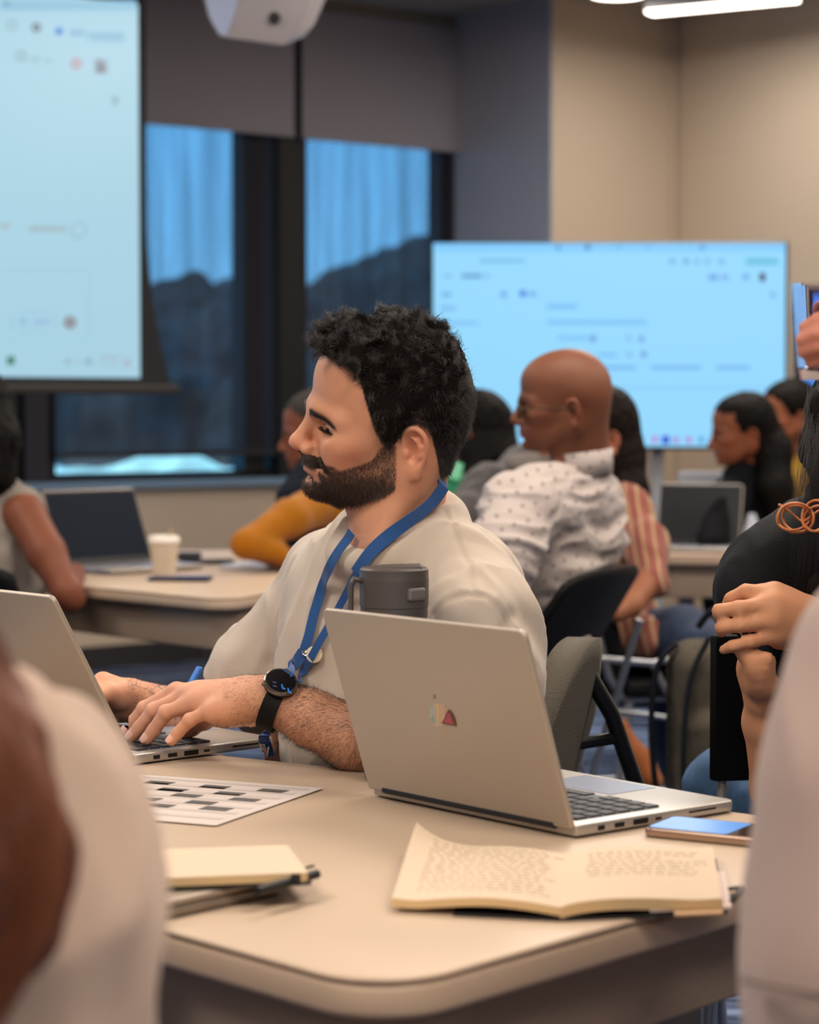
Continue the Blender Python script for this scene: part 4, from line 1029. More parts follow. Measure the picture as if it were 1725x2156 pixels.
MB().prism(roundpoly([(c0 + pe * a + pn * b)[:2] for a, b in ((.005, .004), (.090, .004), (.092, .072), (.005, .072))], .006), .7404, .7406).build('screen', emat('phone_blue', '5AA2F0', .95), t)
# ---- stack at the left: silver tablet laptop, notebook on it, pen
q0 = T(597, 1868, .737); qa = unit((T(335, 1925, .737) - q0) * A(1, 1, 0)); qb = A(qa[1], -qa[0], 0); qb = qb if qb[1] > 0 else -qb
t = thing('laptop', 'closed silver laptop under the notebook at the left of the front table', 'laptop', q0 + qa * .1)
pl = lambda a, b: (q0 + qa * a + qb * b)[:2]
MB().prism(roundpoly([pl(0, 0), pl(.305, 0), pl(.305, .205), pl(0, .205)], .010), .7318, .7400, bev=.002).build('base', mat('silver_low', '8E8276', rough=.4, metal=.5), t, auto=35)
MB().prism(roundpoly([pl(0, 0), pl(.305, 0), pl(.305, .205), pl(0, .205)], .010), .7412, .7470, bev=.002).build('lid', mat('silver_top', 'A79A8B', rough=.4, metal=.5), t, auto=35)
MB().prism([pl(.02, .01), pl(.285, .01), pl(.285, .195), pl(.02, .195)], .7300, .7318).build('rubber_foot', PORT, t)
t = thing('notebook', 'cream-paged notebook with a black cover lying on the closed silver laptop', 'notebook', T(500, 1830, .75))
n0_ = T(650, 1836, .759); n0_[2] = 0; na = unit((T(335, 1848, .759) - T(650, 1836, .759)) * A(1, 1, 0)); nb_ = unit((T(560, 1752, .759) - T(650, 1836, .759)) * A(1, 1, 0)); 
nb2 = A(na[1], -na[0], 0); nb2 = nb2 if nb2[1] > 0 else -nb2; nb_ = unit(nb2 * .8 + nb_ * .2)
pn_ = lambda a, b: (n0_ + na * a + nb_ * b)[:2]
MB().prism(roundpoly([pn_(-.003, -.003), pn_(.213, -.003), pn_(.213, .133), pn_(-.003, .133)], .006), .7480, .7500).build('back_cover', NC, t)
MB().prism(roundpoly([pn_(0, 0), pn_(.21, 0), pn_(.21, .130), pn_(0, .130)], .005), .7500, .7578, bev=.001).build('pages', PE, t)
MB().prism(roundpoly([pn_(0, 0), pn_(.21, 0), pn_(.21, .130), pn_(0, .130)], .005), .7579, .7586).build('top_page', PG, t)
MB().box(np.append(pn_(.012, -.005), .7535), (.008, .003, .010)).build('elastic_band', NC, t)
t = thing('pen', 'black pen poking out from under the cream-paged notebook', 'pen', np.append(pn_(-.004, .03), .751))
g0, g1 = T(590, 1862, .752), T(668, 1840, .752); MB().tube([g0 + (g0 - g1) * .6, g1, g1 + unit(g1 - g0) * .001], [.0042, .0042, .003], 14).build('barrel', BLK, t, auto=40)
MB().box(g1 + A(-.012, -.001, .005), (.03, .002, .002), Matrix.Rotation(math.atan2(*(g1 - g0)[[1, 0]]), 3, 'Z')).build('clip', BLK, t)
t = thing('pen', 'blue pen standing up just behind the typing hand', 'pen', P(400, 1450, 3.0))
MB().tube([P(385, 1470, 2.99), P(420, 1407, 3.01), P(421, 1404, 3.01)], [.0042, .0046, .003], 12).build('barrel', mat('blue_pen', '2E6FC4', rough=.4), t, auto=40)
# ---------------------------------------------------------------- lanyard and watch of the bearded man
def dress(root, info):
    Vc, Fc = info['shirt']; Vb, Fb = info['body']; Nc, Nb = vnormals(Vc, Fc), vnormals(Vb, Fb)
    VV = np.concatenate([Vc, Vb]); NN = np.concatenate([Nc, Nb]); o = np.array([0, 0, CAMZ])
    def hit(px, py):
        r = ray(px, py); r = r / np.linalg.norm(r); q = VV - o; t = q @ r; dd = np.linalg.norm(q - t[:, None] * r, axis=1); c = (dd < .007) & (NN @ r < .1)
        if not c.any(): return P(px, py, 2.85), -r
        i = np.where(c)[0]; tm = t[i].min(); j = i[t[i] < tm + .012]; return o + r * tm, unit(NN[j].mean(0))
    def strap(pix, w, off=.0035, m=6):
        h = [hit(*p) for p in pix]; pts = catmull([a for a, b in h], m)
        # keep the ribbon on the outside of whatever it crosses
        out = []; nr = []
        nl = catmull([b for a, b in h], m)
        for p, n in zip(pts, nl): out.append(p + unit(n) * off + unit(o - p) * .003); nr.append(unit(n * .7 + unit(o - p) * .5))
        for _ in range(3): out = [out[0]] + [(out[i - 1] + out[i] * 2 + out[i + 1]) / 4 for i in range(1, len(out) - 1)] + [out[-1]]
        return out, nr
    LB = mat('lanyard_blue', '174E8C', rough=.7, bump=.5, bscale=1500, sheen=.2)
    t = thing('lanyard', 'royal blue lanyard around the bearded man\'s neck', 'lanyard', hit(780, 1180)[0])
    near = [(930, 1022), (912, 1050), (885, 1074), (850, 1100), (815, 1132), (783, 1166), (755, 1204), (735, 1245), (712, 1290), (695, 1320), (676, 1352), (655, 1392), (636, 1428), (627, 1440)]
    far = [(746, 1120), (737, 1136), (716, 1165), (698, 1195), (685, 1228), (674, 1262), (662, 1300), (653, 1340), (643, 1374), (630, 1394), (616, 1408), (606, 1418), (603, 1424)]
    b = MB(); a, n = strap(near[:7], .0165); ribbon(b, a, n, .0165); b.build('neck_strap', LB, t)
    b = MB(); a2, n2 = strap(near[6:], .0100); ribbon(b, a2, n2, .0098); b.build('strap', LB, t)
    b = MB(); a, n = strap(far[:9], .0130); ribbon(b, a, n, .0125); b.build('strap', LB, t)
    b = MB(); a, n = strap(far[8:], .0150); ribbon(b, a, n, .0165); b.build('strap_end', LB, t)
    # back of the neck
    h0 = hit(930, 1022)[0]; b = MB(); q = catmull([h0 + A(-.001, -.002, 0), h0 + A(.004, .03, .006), h0 + A(-.01, .07, .006), h0 + A(-.06, .09, 0)], 6); ribbon(b, q, [unit(x - P(838, 1060, 2.9)) for x in q], .0165); b.build('neck_strap', LB, t)
    CH = mat('chrome', 'D8D8DA', rough=.15, metal=1)
    p, n = hit(643, 1374); R = Vector(tuple(unit(n * .4 + unit(o - p)))).to_track_quat('Z', 'Y').to_matrix().to_4x4(); M = Matrix.Translation(Vector(tuple(p + unit(o - p) * .009))) @ R
    MB().lathe([(.0046, 0), (.0048, .001), (.0040, .0022), (.0026, .0016), (.0022, .0026), (0, .0030)], n=20, M=M).build('snap', CH, t, auto=50)
    p2, n2_ = hit(662, 1378); M = Matrix.Translation(Vector(tuple(p2 + unit(o - p2) * .004))) @ R
    MB().lathe([(0, 0), (.0105, 0), (.0108, .001), (.0100, .0016), (0, .0016)], n=24, M=M).build('snap_backing', mat('snap_cream', 'D8C8A8', rough=.6), t, auto=50)
    # dangling end below the wrist
    e0, e1 = P(562, 1545, 2.87), P(572, 1592, 2.875)
    b = MB(); ribbon(b, catmull([P(598, 1500, 2.86), e0, P(566, 1570, 2.873), e1]), [A(0, -1, .2)] * 25, .008); b.build('strap_tail', LB, t)
    MB().box(P(556, 1556, 2.862), (.014, .008, .012), None, .003).build('clasp', mat('clasp_blue', '2A4F9E', rough=.35), t)
    MB().tube([P(548, 1562, 2.86), P(552, 1580, 2.86), P(563, 1590, 2.86), P(566, 1572, 2.86)], .0012, 8).build('hook', CH, t)
    # ---- watch
    el, wr = P(655, 1512, 2.765), P(552, 1468, 2.775); ax = unit(el - wr); c = wr + ax * .019 + A(0, 0, .0005)
    t = thing('wristwatch', 'black round smartwatch on the typing man\'s left wrist', 'watch', c)
    up = A(0.05, -.62, .78); up = unit(up - ax * np.dot(up, ax)); sd_ = np.cross(ax, up)
    rx, ry = .0345, .0315; b = MB(); pts = []; nr = []
    for i in range(49):
        a = 2 * PI * i / 48; d = up * math.cos(a) * ry + sd_ * math.sin(a) * rx; pts.append(c + d); nr.append(unit(d))
    BS = mat('watch_strap', '090909', rough=.6, bump=.1, bscale=800, spec=.2)
    half1 = pts[3:25], nr[3:25]; half2 = pts[23:46], nr[23:46]
    b = MB(); ribbon(b, half1[0], half1[1], .021, .0028); b.build('strap', BS, t, auto=60)
    b = MB(); ribbon(b, half2[0], half2[1], .021, .0030); b.build('strap', BS, t, auto=60)
    M = Matrix.Translation(Vector(tuple(c + up * (ry - .001)))) @ Matrix([list(r) for r in np.stack([ax, np.cross(up, ax), up], 1)]).to_4x4()
    GM = mat('gunmetal', '8A827A', rough=.22, metal=.95)
    case = MB().lathe([(0, 0), (.0185, 0), (.0205, .002), (.0212, .0055), (.0205, .0085), (.0192, .0095), (0, .0095)], n=48, M=M).build('case', mat('case_black', '1A1A1B', rough=.3, metal=.6), t, auto=40)
    MB().lathe([(.0178, .0094), (.0205, .0086), (.0212, .0070), (.0210, .0094), (.0196, .0108), (.0180, .0106)], n=48, M=M, cap=False).build('bezel', GM, t, auto=40)
    MB().lathe([(0, .0096), (.0184, .0096), (.0182, .0103), (.012, .0106), (0, .0107)], n=40, M=M).build('display', mat('watch_glass', '08080B', rough=.28, spec=.35), t, auto=40)
    for (a, s) in ((-.6, 1), (.6, 1)):
        MB().lathe([(0, 0), (.0022, 0), (.0022, .0026), (0, .0028)], n=12, M=M @ Matrix.Translation((-math.cos(a) * .0205, math.sin(a) * .0205, .005)) @ Matrix.Rotation(-PI / 2, 4, 'Y')).build('crown_button', GM, case)
    EB = emat('watch_blue', '1F78D0', .8); EP = emat('watch_dim', '5A4E86', .4)
    iM = Matrix([list(r) for r in np.stack([ax, np.cross(up, ax), up], 1)])
    top = c + up * (ry - .001 + .0109)
    def wp(px, py): return onplane(px, py, top, up)
    for (x, y) in ((592, 1441), (605, 1449)):
        for q in ([(x, y), (x + 3, y - 1), (x + 5, y + 8), (x + 2, y + 9)], [(x + 2, y + 9), (x + 4, y + 6), (x + 9, y + 8), (x + 9, y + 11)]):
            MB().poly([wp(*k) for k in q], .0003, up).build('digit', EB, t)
    for k in range(2): MB().poly([wp(574 + k * 1, 1434 + k * 8), wp(582 + k * 1, 1436 + k * 8), wp(582 + k, 1439 + k * 8), wp(574 + k, 1437 + k * 8)], .0003, up).build('small_readout', EP, t)
R,onsurf,info=build_man(); dress(R,info)
# ---------------------------------------------------------------- the other people
def hairmat(name, c): return mat(name, c, rough=.6, spec=.12, bump=.6, bscale=60)
def cloth(name, c, **k): return mat(name, c, rough=.85, spec=.15, bump=.3, bscale=350, sheen=0 if sum(lin(c)[:3]) < .2 else .15, **k)
def garment(name, m, root, chains, subs=(), h=.008, amp=.004, seed=1, sc=16, k=.05, box=None, cols=None, stretch=(1, 1, .6)):
    C = SDF()
    for pts, r in chains: C.chain(pts, r, k=k)
    for a, b, r in subs: C.cap(a, b, r, r, k=.01, op='s')
    lo, hi = C.bounds(.02)
    if box is not None: lo, hi = np.maximum(lo, box[0]), np.minimum(hi, box[1])
    V, F = C.mesh(lo, hi, h); N = vnormals(V, F); V2 = folds(V, N, amp, seed, sc, stretch)
    return link(name, meshdata(name, V2, F, cols=None if cols is None else cols(V2)), m, root), V2, F, N
def figure(label, head, skin, skin_chains, group=None, fem=0, hair=None, hairm=None, hairw=(), h=.0035, ears=True, extra=None, nose=1.0, loc=None, brow='1A120E', lips=None, smile=0, eyes=True, cut=None, boxes=()):
    c, az, pitch, roll, sc = head
    root = person_root(label, loc if loc is not None else (c[0], c[1], .45), group)
    M = headM(c, az, pitch, roll); S_ = SDF(); S_.frame(M, sc); head_sdf(S_, fem=fem, nose=nose, ears=ears, smile=smile, lids=.1); S_.frame(np.eye(4), 1)
    hl = lambda x, y, z: M[:3, :3] @ (A(x, y, z) * sc) + M[:3, 3]
    for pts, r in skin_chains: S_.chain([hl(*p[1:]) if isinstance(p, tuple) and p[0] == 'h' else p for p in pts], r, k=.02, wk=.012)
    if extra: extra(S_)
    lo, hi = S_.bounds(.01)
    parts = [S_.mesh(c - A(.15, .15, .15) * sc, c + A(.15, .15, .14) * sc, h)]
    zb_ = c[2] - .15 * sc
    if lo[2] < zb_: parts.append(S_.mesh(lo, A(hi[0], hi[1], zb_ + h), h * 1.5))
    for (l_, u_, h_) in boxes: parts.append(S_.mesh(l_, u_, h_))
    V, F = join(parts); cols = skin_cols(V, skin, M, sc, lips=lips)
    L = inv_pts(M, V, sc)
    for s in (1, -1):   # brows
        for t in np.linspace(0, 1, 9):
            q = A(.112 - .030 * t, s * (.012 + .036 * t), .003 + .004 * math.sin(t * PI) - .003 * t)
            d = np.exp(-(((L - q) / A(.012, .0055, .0032)) ** 2).sum(1))[:, None] * .75; cols = cols * (1 - d) + np.array(lin(brow)[:3]) * d
    body = link('body', meshdata('body', V, F, cols=cols), vmat('skin_far', rough=.55, bump=.05, bscale=500, spec=.35), root)
    if eyes: eyeballs(M, sc, root)
    if hair or hairw:
        H = SDF(); H.frame(M, sc)
        for p in (hair or []):
            if p[0] == 'e': H.ell(p[1], p[2], k=p[3] if len(p) > 3 else .02)
            elif p[0] == 'c': H.chain(p[1], p[2], k=.025)
            elif p[0] == 's': H.ell(p[1], p[2], k=.006, op='s')
        H.frame(np.eye(4), 1)
        for pts, r in hairw: H.chain(pts, r, k=.03)
        lo, hi = H.bounds(.01); Vh, Fh = H.mesh(lo, hi, .004); Nh = vnormals(Vh, Fh)
        w_ = Vh * A(1, 1, .25); Vh = Vh + Nh * (.003 * (1 - 2 * np.abs(vnoise(w_, 90, 5, 2))))[:, None]
        link('hair', meshdata('hair', Vh, Fh), hairm, root)
    return root, M, hl
CAPHAIR = [('e', (-.010, 0, .028), (.096, .083, .092)), ('e', (-.040, 0, .000), (.058, .070, .075)), ('e', (.030, 0, .055), (.068, .064, .052)), ('s', (.105, 0, -.055), (.075, .075, .105)), ('s', (.020, .085, -.055), (.045, .03, .05)), ('s', (.020, -.085, -.055), (.045, .03, .05))]
# ---- bald man in the dotted shirt
hc1 = P(1199, 835, 4.8)
def bald():
    fx = P(1180, 985, 4.80)
    root, M, hl = figure('bald man with glasses in a white dotted shirt looking left at the table behind', (hc1, 178, 4, 4, .93), '70442F',
        [([('h', -.02, 0, -.05), P(1220, 1010, 4.84)], [.054, .056]), ([('h', -.03, 0, -.02), P(1228, 1000, 4.85)], [.052, .050]), ([('h', .00, 0, -.09), P(1185, 1000, 4.80)], [.026, .036]),
         ([P(1215, 1010, 4.84), P(1200, 1080, 4.86), P(1085, 1090, 4.64), P(1060, 1240, 4.55), P(960, 1275, 4.62), P(915, 1265, 4.68)], [.05, .07, .045, .036, .028, .022])], brow='241510', lips='7A4038')
    def dots(V):
        c = np.tile(np.array(lin('ADA19C')[:3]), (len(V), 1)); return c
    m = cloth('dotted_shirt', 'C0B3AC'); nt = m.node_tree; b = nt.nodes['Principled BSDF']
    tc = nt.nodes.new('ShaderNodeTexCoord'); vo = nt.nodes.new('ShaderNodeTexVoronoi'); vo.inputs['Scale'].default_value = 36; vo.inputs['Randomness'].default_value = .15
    mp = nt.nodes.new('ShaderNodeMapping'); mp.inputs['Rotation'].default_value = (PI / 2, 0, .3); vo.voronoi_dimensions = '2D'; nt.links.new(tc.outputs['Object'], mp.inputs[0]); nt.links.new(mp.outputs[0], vo.inputs['Vector'])
    cr = nt.nodes.new('ShaderNodeValToRGB'); e = cr.color_ramp.elements; e[0].position = .11; e[0].color = lin('7A6F72'); e[1].position = .16; e[1].color = lin('ADA19C')
    nt.links.new(vo.outputs['Distance'], cr.inputs[0]); nt.links.new(cr.outputs[0], b.inputs['Base Color'])
    sh, V, F, N = garment('shirt', m, root, [
        ([P(1215, 1046, 4.86), P(1203, 1110, 4.88), P(1132, 1230, 4.87), P(1070, 1400, 4.84)], [.075, .110, .100, .090]),
        ([P(1200, 1046, 4.80), P(1100, 1070, 4.66)], [.062, .068]), ([P(1235, 1046, 4.90), P(1262, 1075, 5.02)], [.055, .05]),
        ([P(1140, 1080, 4.74), P(1130, 1200, 4.78), P(1130, 1330, 4.80)], [.09, .11, .11]),
        ([P(1085, 1085, 4.63), P(1065, 1170, 4.55), P(1035, 1245, 4.52)], [.072, .064, .055])],
        subs=[(P(1222, 960, 4.84), hl(-.02, 0, -.02), .066)], amp=.0075, seed=12, sc=15, stretch=(.5, .5, 2.0), h=.0055)
    # stand collar
    b = MB(); pts = []; nr = []; cc = P(1222, 980, 4.845)
    for i in range(25):
        a = math.radians(-160 + 320 * i / 24); p = cc + A(math.cos(a) * .066, math.sin(a) * .086, .004 + .008 * math.cos(a)); pts.append(p); nr.append(unit(A(math.cos(a), math.sin(a), 0)))
    ribbon(b, pts, nr, .052, .004); b.build('collar', m, sh, smooth=True)
    J = [([P(1130, 1420, 4.82), P(1000, 1440, 4.75), P(985, 1650, 4.75)], [.11, .08, .06]), ([P(1140, 1420, 4.98), P(1020, 1440, 5.1), P(1010, 1650, 5.1)], [.11, .08, .06])]
    garment('trousers', cloth('dark_trousers', '20242E'), root, J, h=.014, amp=.004, seed=3)
    # glasses
    g = thing('glasses', 'thin-rimmed glasses on the bald man\'s face', 'glasses', hl(.11, 0, -.02))
    mf = mat('glasses_wire', '2E2622', rough=.3, metal=.6)
    for s in (1, -1):
        rim = [hl(.118 - .0035 * (abs(y) / .02) , s * .034 + y, -.022 + z) for y, z in [(.021 * math.cos(a), .0165 * math.sin(a)) for a in np.linspace(0, 2 * PI, 24, endpoint=False)]]
        MB().tube(rim, .0009, 6, closed=True).build('rim', mf, g, smooth=True)
        MB().poly(rim, .001).build('lens', mat('lens', 'BFE8CF', rough=.03, trans=.45, spec=1.0), g)  # mint reflection put into the lens colour so it reads bright
        MB().tube([hl(.113, s * .055, -.016), hl(.09, s * .073, -.016), hl(.02, s * .079, -.019), hl(-.004, s * .078, -.024), hl(-.014, s * .078, -.038)], .0014, 6).build('temple', mf, g, smooth=True)
    MB().tube([hl(.118, .013, -.02), hl(.122, 0, -.016), hl(.118, -.013, -.02)], .0010, 6).build('bridge', mf, g, smooth=True)
bald()
# ---- woman in the striped coral shirt
def striped():
    root, M, hl = figure('woman with long dark hair in a coral striped shirt and jeans behind the bald man', (P(1262, 905, 5.75), 200, 0, 0, .93), '8F5A40',
        [([('h', -.02, 0, -.05), P(1275, 1040, 5.78)], [.045, .05]), ([P(1275, 1040, 5.78), P(1310, 1080, 5.72), P(1375, 1215, 5.5), P(1330, 1275, 5.42), P(1300, 1290, 5.4)], [.05, .04, .032, .026, .024])], fem=1, hair=CAPHAIR,
        hairm=hairmat('hair_brown_dark', '140C0A'), hairw=[([P(1275, 880, 5.8), P(1300, 960, 5.76), P(1325, 1040, 5.72), P(1338, 1090, 5.7)], [.075, .065, .045, .03])])
    m = cloth('striped_shirt', 'A5655A'); nt = m.node_tree; b = nt.nodes['Principled BSDF']
    tc = nt.nodes.new('ShaderNodeTexCoord'); wv = nt.nodes.new('ShaderNodeTexWave'); wv.inputs['Scale'].default_value = 12; wv.inputs['Distortion'].default_value = 1.2; wv.bands_direction = 'X'
    mp = nt.nodes.new('ShaderNodeMapping'); mp.inputs['Rotation'].default_value = (0, .25, .2); nt.links.new(tc.outputs['Object'], mp.inputs[0]); nt.links.new(mp.outputs[0], wv.inputs['Vector'])
    cr = nt.nodes.new('ShaderNodeValToRGB'); e = cr.color_ramp.elements; e[0].position = .80; e[0].color = lin('85503F' if 0 else '8A5248'); e[1].position = .9; e[1].color = lin('AC8C6C')
    nt.links.new(wv.outputs['Fac'], cr.inputs[0]); nt.links.new(cr.outputs[0], b.inputs['Base Color'])
    garment('shirt', m, root, [([P(1290, 1070, 5.75), P(1290, 1180, 5.72), P(1300, 1290, 5.70), P(1325, 1345, 5.68)], [.075, .085, .085, .075]), ([P(1325, 1075, 5.66), P(1358, 1150, 5.58), P(1378, 1225, 5.5)], [.045, .047, .040]),
        ([P(1290, 1060, 5.75), P(1325, 1075, 5.66)], [.06, .045]), ([P(1300, 1325, 5.6), P(1362, 1342, 5.55)], [.062, .052])], h=.007, amp=.006, seed=5)
    garment('jeans', mat('denim_mid', '222F48', rough=.85, noise=(50, .2)), root, [([P(1345, 1350, 5.68), P(1440, 1345, 5.55), P(1490, 1375, 5.45), P(1495, 1620, 5.45)], [.080, .070, .058, .045]), ([P(1330, 1370, 5.8), P(1420, 1380, 5.9), P(1425, 1620, 5.9)], [.085, .07, .05])], h=.010, amp=.004, seed=8)
    garment('boot', cloth('tan_boot', '8A4F28'), root, [([P(1305, 1530, 5.2), P(1345, 1610, 5.15), P(1372, 1645, 5.1)], [.020, .026, .026])], h=.006, amp=.001, seed=8)
striped()
# ---- person in the grey jacket, head behind the bald man's
def grey():
    root, M, hl = figure('person in a dark grey jacket, only the shoulder showing past the bald man', (P(1205, 885, 6.05), 186, 0, 0, .95), '8F5A40', [([('h', -.02, 0, -.05), P(1140, 1010, 6.05)], [.05, .055])], hair=CAPHAIR, hairm=hairmat('hair_black', '0C0908'), eyes=True)
    sh, *_ = garment('jacket', cloth('grey_jacket', '4E4A4B'), root, [([P(1120, 1000, 6.05), P(1030, 1035, 5.9), P(965, 1100, 5.75)], [.055, .060, .055]), ([P(1120, 1030, 6.1), P(1110, 1200, 6.1)], [.12, .14]), ([P(1140, 1010, 6.1), P(1210, 1040, 6.3)], [.06, .06])], h=.008, amp=.006, seed=22)
    garment('collar', cloth('grey_collar', '7C746E'), sh, [([P(1085, 975, 5.95), P(1120, 985, 5.93), P(1150, 975, 6.0)], [.022, .026, .02])], h=.007, amp=.002, seed=2)
grey()
# ---- woman in green
def green():
    root, M, hl = figure('woman with long black hair in a green top behind the bearded man', (P(1003, 900, 6.7), 155, 4, 0, .93), '8A5238', [([('h', -.02, 0, -.05), P(1010, 1020, 6.7)], [.045, .05])], fem=1, hair=CAPHAIR, hairm=hairmat('hair_black', '0C0908'),
        hairw=[([P(1025, 900, 6.72), P(1035, 960, 6.68), P(1045, 1040, 6.65), P(1050, 1100, 6.65)], [.085, .075, .062, .05]), ([P(1000, 940, 6.66), P(1005, 1030, 6.6)], [.05, .035])])
    garment('top', cloth('green_top', '0F6A48'), root, [([P(1000, 1030, 6.75), P(990, 1200, 6.75)], [.11, .13]), ([P(990, 1025, 6.7), P(935, 1050, 6.55), P(900, 1130, 6.4)], [.06, .065, .06])], h=.009, amp=.005, seed=7)
    b = thing('name_badge', 'pale mint name badge on the green top', 'badge', P(953, 985, 6.45))
    MB().box(P(953, 988, 6.47), (.055, .004, .05), Matrix.Rotation(.3, 3, 'Y'), .006).build('card', mat('mint', '8CE0B8', rough=.5), b)
green()
# ---- two women at the far right table
def hoodie():
    root, M, hl = figure('woman with black hair in a black hoodie in profile before the display', (P(1570, 900, 7.15), 184, 8, 0, .93), '80492F', [([('h', -.02, 0, -.05), P(1580, 1010, 7.2)], [.045, .05])], fem=1, hair=CAPHAIR, hairm=hairmat('hair_black', '0C0908'),
        hairw=[([P(1600, 890, 7.2), P(1625, 950, 7.15), P(1635, 1030, 7.1), P(1640, 1080, 7.1)], [.055, .06, .052, .035])], lips='6E3830')
    garment('hoodie', cloth('black_hoodie', '0C0D11'), root, [([P(1585, 1020, 7.25), P(1580, 1150, 7.25), P(1580, 1260, 7.25)], [.10, .15, .15]), ([P(1560, 1035, 7.15), P(1525, 1060, 7.05), P(1500, 1150, 6.95)], [.055, .06, .05]), ([P(1560, 1000, 7.15), P(1600, 1005, 7.25)], [.045, .055])], h=.009, amp=.005, seed=9)
hoodie()
def yellow():
    root, M, hl = figure('woman in a mustard yellow top at the far right behind the black hoodie', (P(1668, 865, 7.9), 190, 10, 0, .93), '8A5238', [([('h', -.02, 0, -.05), P(1672, 970, 7.95)], [.045, .05])], fem=1, hair=CAPHAIR, hairm=hairmat('hair_black', '0C0908'),
        hairw=[([P(1690, 850, 7.95), P(1708, 900, 7.9), P(1700, 930, 7.9)], [.06, .055, .04])])
    garment('top', cloth('yellow_top', '8C6A1C'), root, [([P(1680, 985, 8.0), P(1680, 1120, 8.0), P(1680, 1300, 8.0)], [.10, .15, .15]), ([P(1665, 990, 7.9), P(1640, 1040, 7.8)], [.05, .05])], h=.010, amp=.005, seed=10)
yellow()
# ---- person in the mustard cardigan behind the bearded man's face
def mustard():
    root, M, hl = figure('person in a mustard knit sleeve and navy vest leaning on the table behind', (P(676, 900, 6.5), 178, 8, 0, .95), '7A4630', [([('h', -.02, 0, -.05), P(700, 1010, 6.5)], [.05, .055]), ([P(700, 1010, 6.5), P(700, 1050, 6.4), P(520, 1152, 6.0), P(580, 1172, 6.05), P(625, 1176, 6.1)], [.05, .04, .030, .028, .03])], hair=CAPHAIR, hairm=hairmat('hair_greying', '3A3634'))
    garment('vest', cloth('navy_vest', '151A26'), root, [([P(715, 1030, 6.55), P(700, 1130, 6.5), P(690, 1260, 6.5)], [.11, .15, .15]), ([P(660, 1000, 6.45), P(640, 1060, 6.4)], [.055, .08])], h=.009, amp=.005, seed=31)
    garment('sleeve', cloth('mustard_knit', '9C600C'), root, [([P(712, 1045, 6.30), P(610, 1092, 6.10), P(515, 1146, 5.98)], [.062, .050, .034]), ([P(515, 1146, 5.98), P(590, 1166, 6.02)], [.033, .030]), ([P(712, 1050, 6.30), P(720, 1090, 6.25)], [.062, .05])], h=.006, amp=.0025, seed=32, k=.02)
mustard()
# ---- seated woman at the left, seen from behind
def leftw():
    root, M, hl = figure('woman with straight black hair in a sleeveless grey top at the left edge', (P(-45, 880, 5.75), 100, 0, 0, .95), '74412B', [([('h', -.02, 0, -.05), P(-45, 1010, 5.75)], [.045, .05]),
        ([P(-45, 1030, 5.74), P(10, 1075, 5.68), P(52, 1085, 5.62), P(98, 1165, 5.55), P(140, 1245, 5.50), P(150, 1262, 5.50)], [.05, .045, .052, .048, .036, .034]), ([P(145, 1250, 5.5), P(160, 1205, 5.8)], [.032, .024])], fem=1, hair=CAPHAIR, hairm=hairmat('hair_black', '0C0908'),
        hairw=[([P(-45, 850, 5.7), P(-30, 930, 5.66), P(-28, 1000, 5.64), P(-50, 1050, 5.64)], [.085, .08, .065, .03])])
    garment('top', cloth('grey_top', '8A8078'), root, [([P(-30, 1080, 5.72), P(-25, 1180, 5.7), P(-20, 1330, 5.7)], [.10, .125, .14]), ([P(-40, 1050, 5.72), P(38, 1075, 5.66)], [.06, .062])], h=.008, amp=.006, seed=41)
leftw()
